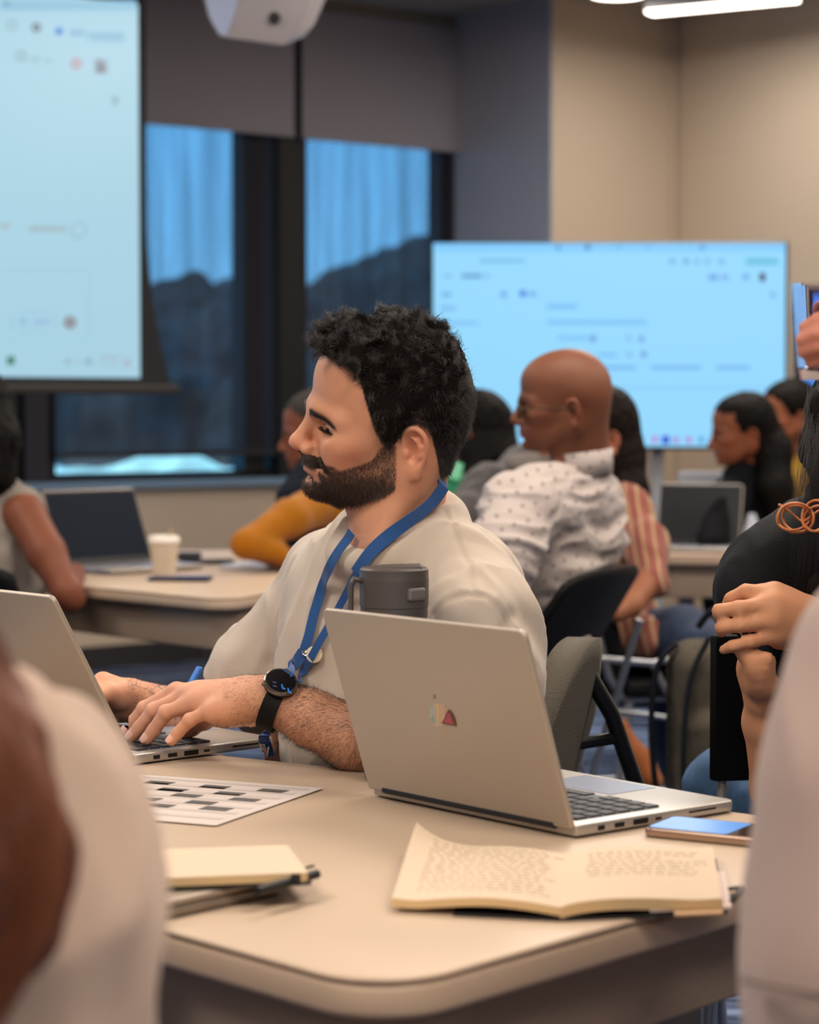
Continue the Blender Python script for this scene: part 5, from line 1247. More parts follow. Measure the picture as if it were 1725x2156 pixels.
# ---------------------------------------------------------------- background furniture and equipment
BLKM = mat('chair_black', '0A0A0B', rough=.65, spec=.2); CHR = mat('chair_chrome', '95979C', rough=.3, metal=.8); BLT = mat('black_tube', '17181B', rough=.4)
def chair(name, label, loc, az, top=.84, back_m=None, leg_m=None, w=.44, slots=False, lean=.10, bottom=.50, fabric=False, sled=False, zseat=.45, th=.018):
    bm_, lm = back_m or BLKM, leg_m or CHR
    t = thing(name, label, 'chair', (loc[0], loc[1], 0)); a = math.radians(az)
    M = Matrix(((math.cos(a), -math.sin(a), 0, loc[0]), (math.sin(a), math.cos(a), 0, loc[1]), (0, 0, 1, 0), (0, 0, 0, 1)))
    mb_at(M, lambda b: b.prism(roundpoly([(-.20, -w/2), (.22, -w/2), (.22, w/2), (-.20, w/2)], .06), zseat - .03, zseat + .01, bev=.012), 'seat', bm_, t, auto=50)
    # curved backrest
    def surf(nu, nv, off):
        V = []
        for i in range(nu + 1):
            for j in range(nv + 1):
                u, v = i / nu * 2 - 1, j / nv
                ww = w / 2 * (1 - .10 * v ** 3) * (.96 if not fabric else 1)
                y = ww * u; z = bottom + (top - bottom) * v - ((.13 * abs(u) ** 2.6) if fabric else .025 * u ** 4) * v; x = -.21 - lean * v + .035 * u * u + off
                V.append((x, y, z))
        return V
    nu, nv = 16, 12; V = surf(nu, nv, 0) + surf(nu, nv, -th); n = (nu + 1) * (nv + 1); F = []
    g = lambda i, j: i * (nv + 1) + j
    hole = lambda i, j: slots and 3 <= i < 13 and j in (8, 10)
    for i in range(nu):
        for j in range(nv):
            if hole(i, j):
                continue
            F.append((g(i, j), g(i, j + 1), g(i + 1, j + 1), g(i + 1, j))); F.append(tuple(n + x for x in (g(i, j), g(i + 1, j), g(i + 1, j + 1), g(i, j + 1))))
            for (di, dj, e) in ((-1, 0, (g(i, j), g(i, j + 1))), (1, 0, (g(i + 1, j + 1), g(i + 1, j))), (0, -1, (g(i + 1, j), g(i, j))), (0, 1, (g(i, j + 1), g(i + 1, j + 1)))):
                ii, jj = i + di, j + dj
                if ii < 0 or jj < 0 or ii >= nu or jj >= nv or hole(ii, jj): F.append((e[1], e[0], n + e[0], n + e[1]))
    V = np.array([np.array(M @ Vector(v)) for v in V]); link('backrest', meshdata('backrest', V, F, smooth=True), bm_, t)
    f = lambda *p: np.array(M @ Vector(p))
    for s in (-1, 1):
        mb_at(M, lambda b: b.tube([(.17, s * (w/2 - .03), zseat - .03), (.21, s * w/2, .0)], .011, 10), 'leg', lm, t, auto=60)
        mb_at(M, lambda b: b.tube([(-.16, s * (w/2 - .03), zseat - .03), (-.24, s * w/2, .0)], .011, 10), 'leg', lm, t, auto=60)
        mb_at(M, lambda b: b.tube([(-.18, s * (w/2 - .03), zseat - .03), (-.215, s * (w/2 - .03), bottom + .02), (-.235, s * (w/2 - .05), bottom + .12)], .010, 10), 'back_support', lm, t, auto=60)
        mb_at(M, lambda b: b.tube([(-.17, s * (w/2 - .025), zseat - .035), (.18, s * (w/2 - .025), zseat - .035)], .009, 10), 'seat_rail', lm, t, auto=60)
        mb_at(M, lambda b: b.tube([(-.205, s * (w/2 - .01), .20), (.19, s * (w/2 - .01), .20)], .007, 10), 'stretcher', lm, t, auto=60)
    return t
pb = P(1150, 1392, 4.76); chair('chair', 'black chair with bright metal legs under the bald man in the dotted shirt', (pb[0] - .187, pb[1] + .095), 153, top=.838, lean=.15, bottom=.585)
pm = P(925, 1450, 3.12); GF = mat('grey_weave', '5E584F', rough=.85, bump=.9, bscale=420, spec=.2)
chair('chair', 'grey fabric chair with black legs behind the bearded man', (pm[0] - .098, pm[1] + .085), 166, top=.850, back_m=GF, leg_m=BLT, w=.46, lean=.07, bottom=.50, fabric=True, th=.045)
mc_ = bpy.context.scene.objects['chair.001']
MB().tube([P(1228, 1400, 3.22), P(1289, 1505, 3.24), P(1345, 1668, 3.27)], .012, 10).build('rear_leg', BLT, mc_, auto=60)
MB().tube([P(1185, 1571, 3.20), P(1300, 1553, 3.25)], .009, 10).build('cross_bar', BLT, mc_, auto=60)
pm2 = P(60, 1290, 5.2); chair('chair', 'black slotted plastic chair at the left edge under the woman in grey', (pm2[0] - .14, pm2[1] + .20), 78, top=.82, slots=True, lean=.10, leg_m=BLT, bottom=.45)
ps_ = P(1330, 1390, 5.7); chair('chair', 'black chair with thin chrome frame under the woman in the striped shirt', (ps_[0] + .06, ps_[1]), 20, top=.80, zseat=.50, lean=.05)
bc_ = bpy.context.scene.objects['chair']; sc3 = bpy.context.scene.objects['chair.003']
MB().tube([P(1347, 1305, 4.75), P(1236, 1672, 4.82)], .008, 10).build('rear_leg', CHR, bc_, auto=60)
MB().tube([P(1203, 1555, 4.9), P(1240, 1665, 4.95)], .006, 10).build('rear_leg', CHR, bc_, auto=60)
MB().tube([P(1245, 1386, 5.25), P(1375, 1397, 5.25), P(1475, 1370, 5.4)], .008, 10).build('front_rail', CHR, sc3, auto=60)
MB().tube([P(1375, 1400, 5.25), P(1418, 1482, 5.27), P(1425, 1640, 5.3)], .007, 10).build('front_leg', CHR, sc3, auto=60)
MB().tube([P(1296, 1497, 5.25), P(1420, 1513, 5.27)], .006, 10).build('cross_bar', CHR, sc3, auto=60)
# display on its stand
tl, tr = P(906, 503, 9.05), P(1662, 508, 8.95); br = P(1659, 947, 8.95)
ex = unit((tr - tl) * A(1, 1, 0)); W_ = np.linalg.norm((tr - tl)[:2]); Hh = tr[2] - br[2]; cT = (tl + tr) / 2; zc = tr[2] - Hh / 2
t = thing('display', 'large wall-size display with a pale blue window on a floor stand', 'display', (cT[0], cT[1], zc))
nT = A(ex[1], -ex[0], 0); RT = Matrix(((ex[0], -nT[0], 0), (ex[1], -nT[1], 0), (0, 0, 1)))
cen = A(cT[0], cT[1], zc)
MB().box(cen - nT * .035, (W_, .06, Hh), RT, .008).build('housing', mat('display_black', '14161C', rough=.4), t)
def screenmat(name, base, g):
    m = bpy.data.materials.new(name); m.use_nodes = True; b = m.node_tree.nodes['Principled BSDF']; b.inputs['Base Color'].default_value = (.01, .01, .01, 1); b.inputs['Roughness'].default_value = .35
    b.inputs['Emission Color'].default_value = lin(base); b.inputs['Emission Strength'].default_value = g; return m
ins = .012; MB().box(cen + nT * -.004, (W_ - 2 * ins, .004, Hh - 2 * ins), RT).build('screen', screenmat('display_glow', '90D6FD', 1.0), t)
def dq(px, py): return onplane(px, py, cen + nT * .0, nT)
def pix(name, x0, y0, x1, y1, col, parent, n=None, q=None):
    q = q or dq; n = nT if n is None else n; 
    return MB().poly([q(x0, y0), q(x1, y0), q(x1, y1), q(x0, y1)], .001, n).build(name, screenmat_c(col), parent)
_sc = {}
def screenmat_c(col):
    if col not in _sc:
        b0 = (.60, .83, .95); c0 = [int(col[i:i+2], 16) / 255 for i in (0, 2, 4)]; _sc[col] = screenmat('glow_' + col, tuple(min(1, max(0, b + (c - b) * 1.55)) for b, c in zip(b0, c0)), 1.0)
    return _sc[col]
scr_ = t.children[-1] if t.children[-1].name.startswith('screen') else t.children[1]
for (x0, y0, x1, y1, col) in [(912, 512, 1655, 530, '86CDF9'), (1010, 546, 1105, 552, '79BDE8'), (972, 577, 1015, 585, '6FA9D6'), (1022, 578, 1032, 584, '7FBDE6'), (935, 578, 950, 584, '7FBDE6'), (1172, 515, 1180, 527, '5E9BCB'), (1232, 515, 1243, 527, '4C80B4'), (1295, 516, 1310, 524, '7FBDE6'), (1360, 516, 1372, 524, '7FBDE6'), (1475, 514, 1484, 527, '5E9BCB'),
        (1410, 545, 1422, 556, '79BDE8'), (1440, 545, 1450, 556, '6FB0DC'), (1463, 545, 1472, 556, '79BDE8'), (1485, 545, 1494, 556, '79BDE8'), (1514, 545, 1526, 556, '79BDE8'), (1570, 543, 1640, 558, '74C6E6'), (1492, 578, 1512, 590, '79B4E6'), (1518, 578, 1535, 590, '84BEEC'), (1565, 577, 1577, 589, '79B4E6'), (1600, 575, 1612, 592, '38447A'),
        (930, 616, 950, 624, '79B4E6'), (928, 644, 960, 654, '86C2F0'), (930, 676, 1008, 684, '84C4F0'), (1055, 614, 1067, 626, '79B4E6'), (1095, 612, 1107, 624, '2E7FE0'), (1112, 615, 1130, 623, '79B4E6'), (1152, 640, 1216, 650, '82C4F2'), (1152, 674, 1362, 683, '82C4F2'), (1175, 708, 1240, 716, '82C4F2'), (1243, 706, 1255, 720, '78AEE4'),
        (1320, 708, 1328, 718, '82BCEC'), (1346, 708, 1356, 720, '78AEE4'), (1260, 743, 1300, 751, '82C4F2'), (1320, 742, 1330, 752, '82BCEC'), (1350, 740, 1362, 752, '78AEE4'), (1270, 770, 1340, 778, '80BEF0'), (1370, 770, 1478, 778, '80BEF0'), (1508, 770, 1580, 778, '80BEF0'), (1622, 615, 1634, 626, '84BEEC'), (1290, 815, 1640, 818, '84C6F6'),
        (1318, 920, 1330, 932, '2F86E8'), (1345, 920, 1355, 932, '8A9EE0'), (1374, 918, 1384, 932, 'B08CD8'), (1394, 918, 1410, 934, '1560D8'), (1418, 920, 1430, 932, 'A49AE0'), (1446, 920, 1456, 932, 'B07FD0'), (1472, 920, 1482, 932, '5AA8D8'), (1495, 920, 1505, 932, '4AA0E8')]:
    pix('screen_text', x0, y0, x1, y1, col, scr_)
for px in (1352, 1385):
    a_ = P(px, 948, 9.1); MB().box((a_[0], a_[1], (a_[2] + .06) / 2 + .02), (.05, .04, a_[2] + .02), RT, .006).build('post', mat('stand_grey', '9A9CA2', rough=.4, metal=.4), t)
a_ = P(1368, 948, 9.1); MB().box((a_[0], a_[1], .04), (.9, .6, .05), RT, .01).build('stand_base', mat('stand_dark', '3A3C42', rough=.5), t)
MB().box(cen - nT * .09 - A(0, 0, .1), (.5, .05, .45), RT, .01).build('mount_plate', mat('stand_dark', '3A3C42', rough=.5), t)
# second, smaller screen at the right edge
t = thing('display', 'second dark-framed display cut off by the right edge of the picture', 'display', P(1760, 660, 9.3))
q0, q1 = P(1677, 606, 9.3), P(2060, 606, 9.3); MB().box((q0 + q1) / 2 + A(0, .03, -.33), (q1[0] - q0[0], .05, .66), None, .006).build('housing', mat('display_black', '14161C', rough=.4), t)
MB().box((q0 + q1) / 2 + A(.0, .003, -.33), (q1[0] - q0[0] - .07, .004, .60)).build('screen', screenmat_c('63A9F5'), t)
MB().box((q0 + q1) / 2 + A(0, .20, -.33), (.12, .30, .10)).build('wall_arm', mat('stand_dark', '3A3C42', rough=.5), t)
# projection screen
p1 = P(293, 400, 8.8); ds = unit(A(-.81, -.59, 0)); nS = A(-ds[1], ds[0], 0); nS = nS if nS[1] < 0 else -nS
def sq(px, py): return onplane(px, py, p1, nS)
t = thing('projection_screen', 'hanging projection screen with black borders showing a pale blue page at the upper left', 'projection screen', p1)
zt_ = float(sq(288, 9)[2]); zb1 = float(sq(296, 796)[2]); zb2 = float(sq(320, 828)[2]); Ls = 2.75
off = lambda s, z, o=0: p1 + ds * s + nS * o + A(0, 0, z - p1[2])
V = []; ns = 24; prof = lambda z: .0 + .115 * max(0, (1.9 - z) / (1.9 - zb2)) ** 2 * (1 if z < 1.9 else 0)
zz = np.linspace(ZC - .12, zb2 + .03, ns); F = []
for z in zz:
    e_ = -(.035 + prof(z)); 
    for (s, o) in ((e_, -.004), (.0, -.004), (Ls, -.004), (Ls + .1, -.004), (Ls + .1, -.007), (e_, -.007)): V.append(off(s, z, o))
for i in range(ns - 1):
    for k in range(6): F.append((i * 6 + k, i * 6 + (k + 1) % 6, (i + 1) * 6 + (k + 1) % 6, (i + 1) * 6 + k))
link('border_cloth', meshdata('border_cloth', V, F, smooth=False), mat('screen_black', '17181C', rough=.8), t)
MB().poly([off(0, zt_), off(Ls, zt_), off(Ls, zb1), off(0, zb1)], .003, nS).build('image_area', screenmat('projected', 'A5D0E2', .98), t)
ia = t.children[-1]
Rs = Matrix(((ds[0], nS[0], 0), (ds[1], nS[1], 0), (0, 0, 1)))
MB().box(off(Ls / 2 - .02, zb2 + .015), (Ls + .30, .035, .035), Rs, .008).build('bottom_bar', mat('screen_bar', '26211E', rough=.5), t)
MB().box(off(Ls / 2, ZC - .06), (Ls + .35, .13, .12), Rs, .01).build('housing', WH, t)
sp_ = lambda *a: pix('screen_text', *a, ia, n=nS, q=sq)
def disc(cx, cy, r, col, q=sq, n=nS, rin=0):
    N = 20; o = MB(); 
    if rin:
        pts = [q(cx + r * math.cos(2 * PI * i / N), cy + r * math.sin(2 * PI * i / N)) for i in range(N)]; pi_ = [q(cx + rin * math.cos(2 * PI * i / N), cy + rin * math.sin(2 * PI * i / N)) for i in range(N)]
        o._add([p + n * .002 for p in pts + pi_], [(i, (i + 1) % N, N + (i + 1) % N, N + i) for i in range(N)])
    else: o.poly([q(cx + r * math.cos(2 * PI * i / N), cy + r * math.sin(2 * PI * i / N)) + n * .002 for i in range(N)], .001, n)
    return o.build('screen_icon', screenmat_c(col), ia)
for a in [(0, 0, 287, 22, '7EBBDC'), (148, 62, 180, 76, '7FB4DC'), (184, 68, 262, 88, '86B8DA'), (62, 120, 84, 130, '8FB5C8'), (96, 124, 108, 132, '90B4C6'), (0, 472, 20, 480, '9DB6C2'), (62, 476, 140, 488, '9AB2BE'), (0, 567, 185, 571, '98C4DE'), (187, 575, 191, 712, '98C4DE'), (0, 716, 185, 720, '9ACAE2'), (42, 672, 54, 684, '4C7FD0'), (70, 673, 104, 683, '84A9DC'), (14, 750, 31, 768, '2E8A6A'),
          (136, 755, 150, 768, '8C9AA8'), (160, 756, 170, 766, '98A6B0'), (180, 755, 193, 768, '6E7C8C'), (212, 750, 252, 757, '9FB0BA'), (212, 764, 254, 771, '9FB0BA'), (262, 757, 274, 772, 'A893A6'), (200, 124, 226, 154, '8E6A70'), (206, 128, 216, 152, '5A3C48'), (236, 204, 248, 220, '70909E'), (8, 2, 18, 12, '2C4450')]: sp_(*a)
disc(24, 52, 11, '8AAFC0', rin=8); disc(76, 58, 10, '7696A6', rin=3); disc(124, 66, 8, '4C9AE0'); disc(44, 118, 11, '7F9FB0', rin=8); disc(160, 134, 11, 'B09AA8', rin=6); disc(165, 485, 17, '8FB6CC', rin=14.5); disc(147, 679, 13, '8C98A2', rin=4)
for y in (657, 696): sp_(40, y, 105, y + 2.5, '8DBDE2')
for x in (24, 117): sp_(x, 664, x + 2.5, 692, '8DBDE2')
# projector under the ceiling
t = thing('projector', 'white angular projector hanging from the ceiling in front of the shades', 'projector', P(540, 40, 6.3))
Q = lambda px, py, D: P(px, py, D)
fr = [(428, -60), (430, 0), (440, 40), (462, 78), (600, 97), (622, 70), (648, 10), (665, -60)]
V = [Q(x, y, 6.3) for x, y in fr] + [Q(x + 40, y - 18, 6.75) for x, y in fr]; n = len(fr)
F = [tuple(range(n)), tuple(range(2 * n - 1, n - 1, -1))] + [(i, n + i, n + (i + 1) % n, (i + 1) % n) for i in range(n)]
bmx = MB(); bmx._add(V, F); bmesh.ops.bevel(bmx.bm, geom=list(bmx.bm.edges), offset=.006, segments=2, profile=.5, affect='EDGES'); bmx.build('housing', mat('projector_white', 'A8A2A6', rough=.45), t, auto=35)
MB().poly([Q(432, -60, 6.296), Q(434, 0, 6.296), Q(443, 38, 6.296), Q(463, 72, 6.296), Q(478, 74, 6.296), Q(497, 20, 6.296), Q(512, -60, 6.296)], .004, A(0, -1, 0)).build('side_cover', mat('projector_blue', 'A9B8D8', rough=.4), t)
M_ = Matrix.Translation(Vector(tuple(Q(578, 38, 6.29)))) @ Matrix.Rotation(PI / 2, 4, 'X'); MB().lathe([(0, 0), (.016, 0), (.016, .008), (.010, .010), (0, .010)], n=20, M=M_).build('sensor', BLK, t)
cP = Q(545, -60, 6.5); MB().tube([cP, A(cP[0], cP[1], ZC)], .03, 16).build('ceiling_mount', WH, t)
# background tables
c1 = T(165, 1232, .73)[:2]; c2 = T(480, 1262, .73)[:2]; c3 = T(640, 1232, .73)[:2]
d1 = unit(c1 - c2); d3 = unit(c3 - c2)
bt = table('table', 'beige table behind the bearded man with a paper coffee cup and an open laptop', [c2, c2 + d3 * .85, c2 + d3 * .75 + A(.15, 1.1), c2 + d1 * .75 + A(-.05, 1.25), c2 + d1 * .75], [.06, .1, .1, .1, .1], legs=[(-.472, 5.47), (c2[0] - .55, c2[1] + .5), (c2[0] + .5, c2[1] + .75)], ah=.095, inset=.04)
L0, L1 = T(140, 1192, .732), T(322, 1192, .732); L1[1] += .0
aL = P(128, 1198, 6.05); bL = P(322, 1188, 6.28); aL[2] = bL[2] = .732
laptop('laptop', 'open laptop with a dark screen on the table behind, beside the paper cup', aL, bL, .215, .215, 22, scr=SCRN, keys=False)
cw = T(346, 1216, .731); t = thing('paper_cup', 'white paper coffee cup with a lid on the table behind', 'cup', cw)
CPW = mat('cup_white', 'D8C9B4', rough=.6)
MB().lathe([(0, 0), (.0275, 0), (.0275, .004), (.028, .005), (.0375, .088), (.0385, .090), (.0385, .093), (.037, .094), (0, .094)], cw, 32).build('cup_body', CPW, t, auto=35)
MB().lathe([(.0395, .088), (.0415, .090), (.0418, .097), (.040, .0985), (.0385, .104), (.0365, .108), (.034, .108), (.033, .105), (0, .105)], cw, 32).build('lid', mat('lid_white', 'E4DDD2', rough=.35), t, auto=35)
MB().tube([cw + A(.012, 0, .104), cw + A(.020, 0, .128)], .0028, 8).build('stirrer', mat('wood_stick', 'B99C78', rough=.7), t)
def phone(label, c, ang, m_s=None, w_=.15, h_=.073):
    t = thing('phone', label, 'phone', c); R = Matrix.Rotation(ang, 3, 'Z'); MB().box(c + A(0, 0, .005), (w_, h_, .008), R, .003).build('case', BLK, t); MB().box(c + A(0, 0, .0093), (w_ - .008, h_ - .008, .0008), R).build('screen', m_s or SCRN, t); return t
phone('dark phone lying in front of the paper cup', T(380, 1222, .731), -.10, screenmat_c('2A4F8C'), .155)
phone('black phone lying beyond the paper cup near the mustard sleeve', T(437, 1186, .731), .2, None, .15)
t = thing('eyeglass_case', 'small black case on the table between the laptop and the mustard sleeve', 'case', T(395, 1180, .731)); MB().box(T(395, 1180, .731) + A(0, .05, .010), (.07, .06, .02), None, .008).build('shell', BLK, t)
t = thing('paper_pad', 'white writing pad on the table just left of the bearded man\'s shoulder', 'paper', T(560, 1200, .731))
cpp = T(575, 1197, .731) + A(0, .02, .006); MB().box(cpp, (.24, .17, .010), Matrix.Rotation(-.35, 3, 'Z'), .002).build('sheets', mat('pad_white', 'B9BCC8', rough=.8), t); MB().box(cpp - A(0, 0, .006), (.245, .175, .002), Matrix.Rotation(-.35, 3, 'Z')).build('backing', mat('pad_back', '6A6C78', rough=.8), t)
r1_ = T(1378, 1168, .73)[:2]; r2_ = T(1625, 1172, .73)[:2]
table('table', 'table at the right in front of the woman in the black hoodie', [r1_, r2_ + A(.35, 0), r2_ + A(.35, .95), r1_ + A(-.05, 1.0)], .08, legs=[(r1_[0] + .12, r1_[1] + .2), (r2_[0] + .2, r1_[1] + .2), (r2_[0] + .1, r1_[1] + .85)], ah=.10)
aL, bL = P(1383, 1141, 7.0), P(1558, 1147, 6.92); aL[2] = bL[2] = .732
laptop('laptop', 'open laptop with a black screen on the table at the right', aL, bL, .16, .195, 16, scr=mat('black_screen', '1B1D21', rough=.25), keys=False, shell=mat('pale_shell', 'C4BDB8', rough=.4))
aL, bL = P(1573, 1148, 7.55), P(1424, 1148, 7.55); aL[2] = bL[2] = .732
laptop('laptop', 'pale laptop seen from behind, just beyond the one with the black screen', aL, bL, .20, .215, 12, scr=SCRN, keys=False, shell=mat('pale_shell2', 'A9B3C2', rough=.4))
t = thing('tent_card', 'folded white tent card with a blue stripe beside the black-screened laptop', 'card', T(1578, 1148, .731))
e0 = P(1583, 1142, 6.98); e0[2] = .731; tc1 = mat('tent_white', 'B4BCCB', rough=.7)
MB().poly([e0 + A(-.035, -.03, 0), e0 + A(.045, -.03, 0), e0 + A(.010, .0, .11), e0 + A(-.010, .0, .11)], .0012).build('front_leaf', tc1, t)
MB().poly([e0 + A(.045, .04, 0), e0 + A(-.035, .04, 0), e0 + A(-.010, .001, .11), e0 + A(.010, .001, .11)], .0012).build('back_leaf', tc1, t)
MB().poly([e0 + A(-.030, -.030, .006), e0 + A(.040, -.030, .006), e0 + A(.036, -.0265, .022), e0 + A(-.028, -.0265, .022)], .001).build('stripe', mat('stripe_blue', '5F9AD0', rough=.6), t)
# backpack hanging behind the gap in the chairs
t = thing('backpack', 'olive grey backpack with dark straps standing on a stool between the chairs at the right', 'backpack', P(1480, 1620, 4.5))
BP = cloth('backpack_olive', '484239'); BPD = cloth('backpack_dark', '14161D')
G = SDF(); cB = P(1500, 1530, 4.55); G.box(cB, (.035, .05, .12), None, .05, k=.02); G.box(cB + A(.0, -.085, -.05), (.022, .01, .06), None, .03, k=.02)
V, F = G.mesh(cB - .3, cB + .3, .006); lo_ = V.min(0); link('bag', meshdata('bag', folds(V, vnormals(V, F), .003, 3), F), BP, t)
MB().tube(catmull([cB + A(-.075, -.03, .17), cB + A(-.115, -.03, .12), cB + A(-.125, -.03, -.02), cB + A(-.105, -.03, -.2)]), .016, 8, flat=(1, .4)).build('strap', BPD, t, smooth=True)
MB().tube(catmull([cB + A(-.02, -.10, .19), cB + A(-.06, -.115, .10), cB + A(-.072, -.12, -.06), cB + A(-.06, -.10, -.18)]), .006, 8).build('zipper_piping', BPD, t, smooth=True)
MB().tube(catmull([cB + A(-.03, 0, .20), cB + A(0, -.01, .235), cB + A(.03, 0, .20)]), .007, 8).build('grab_handle', BPD, t, smooth=True)
t = thing('stool', 'low dark stool carrying the olive backpack', 'stool', (cB[0], cB[1], 0)); zs0 = float(lo_[2]); MB().lathe([(0, 0), (.15, 0), (.16, .01), (.16, .03), (0, .034)], (cB[0], cB[1], zs0 - .034), 28).build('seat', BLKM, t, auto=50)
for k in range(4): MB().tube([cB * A(1, 1, 0) + A(.10 * math.cos(k * PI / 2 + .6), .10 * math.sin(k * PI / 2 + .6), zs0 - .03), cB * A(1, 1, 0) + A(.16 * math.cos(k * PI / 2 + .6), .16 * math.sin(k * PI / 2 + .6), 0)], .010, 10).build('leg', CHR, t, auto=60)
# trees outside
t = None
rt = random.Random(8)
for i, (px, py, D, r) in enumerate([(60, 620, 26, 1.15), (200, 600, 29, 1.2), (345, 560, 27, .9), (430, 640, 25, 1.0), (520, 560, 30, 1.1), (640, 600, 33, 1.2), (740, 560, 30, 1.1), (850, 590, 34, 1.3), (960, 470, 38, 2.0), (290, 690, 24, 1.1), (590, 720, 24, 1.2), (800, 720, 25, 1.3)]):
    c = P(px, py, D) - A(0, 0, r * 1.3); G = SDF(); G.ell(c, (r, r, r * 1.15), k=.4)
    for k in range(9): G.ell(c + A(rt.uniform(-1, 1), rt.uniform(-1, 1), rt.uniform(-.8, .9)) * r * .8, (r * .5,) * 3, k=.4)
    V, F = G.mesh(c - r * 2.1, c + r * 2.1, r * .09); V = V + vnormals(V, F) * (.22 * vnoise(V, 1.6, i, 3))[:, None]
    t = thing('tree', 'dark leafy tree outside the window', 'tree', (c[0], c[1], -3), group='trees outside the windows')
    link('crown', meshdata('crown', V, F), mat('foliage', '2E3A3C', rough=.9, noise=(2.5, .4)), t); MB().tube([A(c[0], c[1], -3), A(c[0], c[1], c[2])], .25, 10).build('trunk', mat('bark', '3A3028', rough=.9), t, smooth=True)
hc_ = P(330, 1010, 22); G = SDF(); rt = random.Random(5)
for k in range(30): G.ell(A(-7.2 + k * .42, 16.6 + rt.uniform(-.15, .15) + k * .10, -.24 + rt.uniform(-.03, .03)), (.6, .6, .98), k=.3)
lo, hi = G.bounds(.2); V, F = G.mesh(lo, hi, .12); V = V + vnormals(V, F) * (.12 * vnoise(V, 3, 3, 3))[:, None]
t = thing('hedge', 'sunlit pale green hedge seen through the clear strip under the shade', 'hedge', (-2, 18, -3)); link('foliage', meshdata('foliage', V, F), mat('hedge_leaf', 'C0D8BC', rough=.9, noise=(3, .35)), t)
MB().box(A((lo[0] + hi[0]) / 2, (lo[1] + hi[1]) / 2, -2.1), (11.5, .3, 1.9), Matrix.Rotation(math.atan2(.10, .42), 3, 'Z')).build('stems', mat('bark', '3A3028', rough=.9), t)
S('ground', bx('ground', (5, 60, -3.1), (140, 90, .2), mat('outdoor_ground', '9DB8A8', rough=.95)))
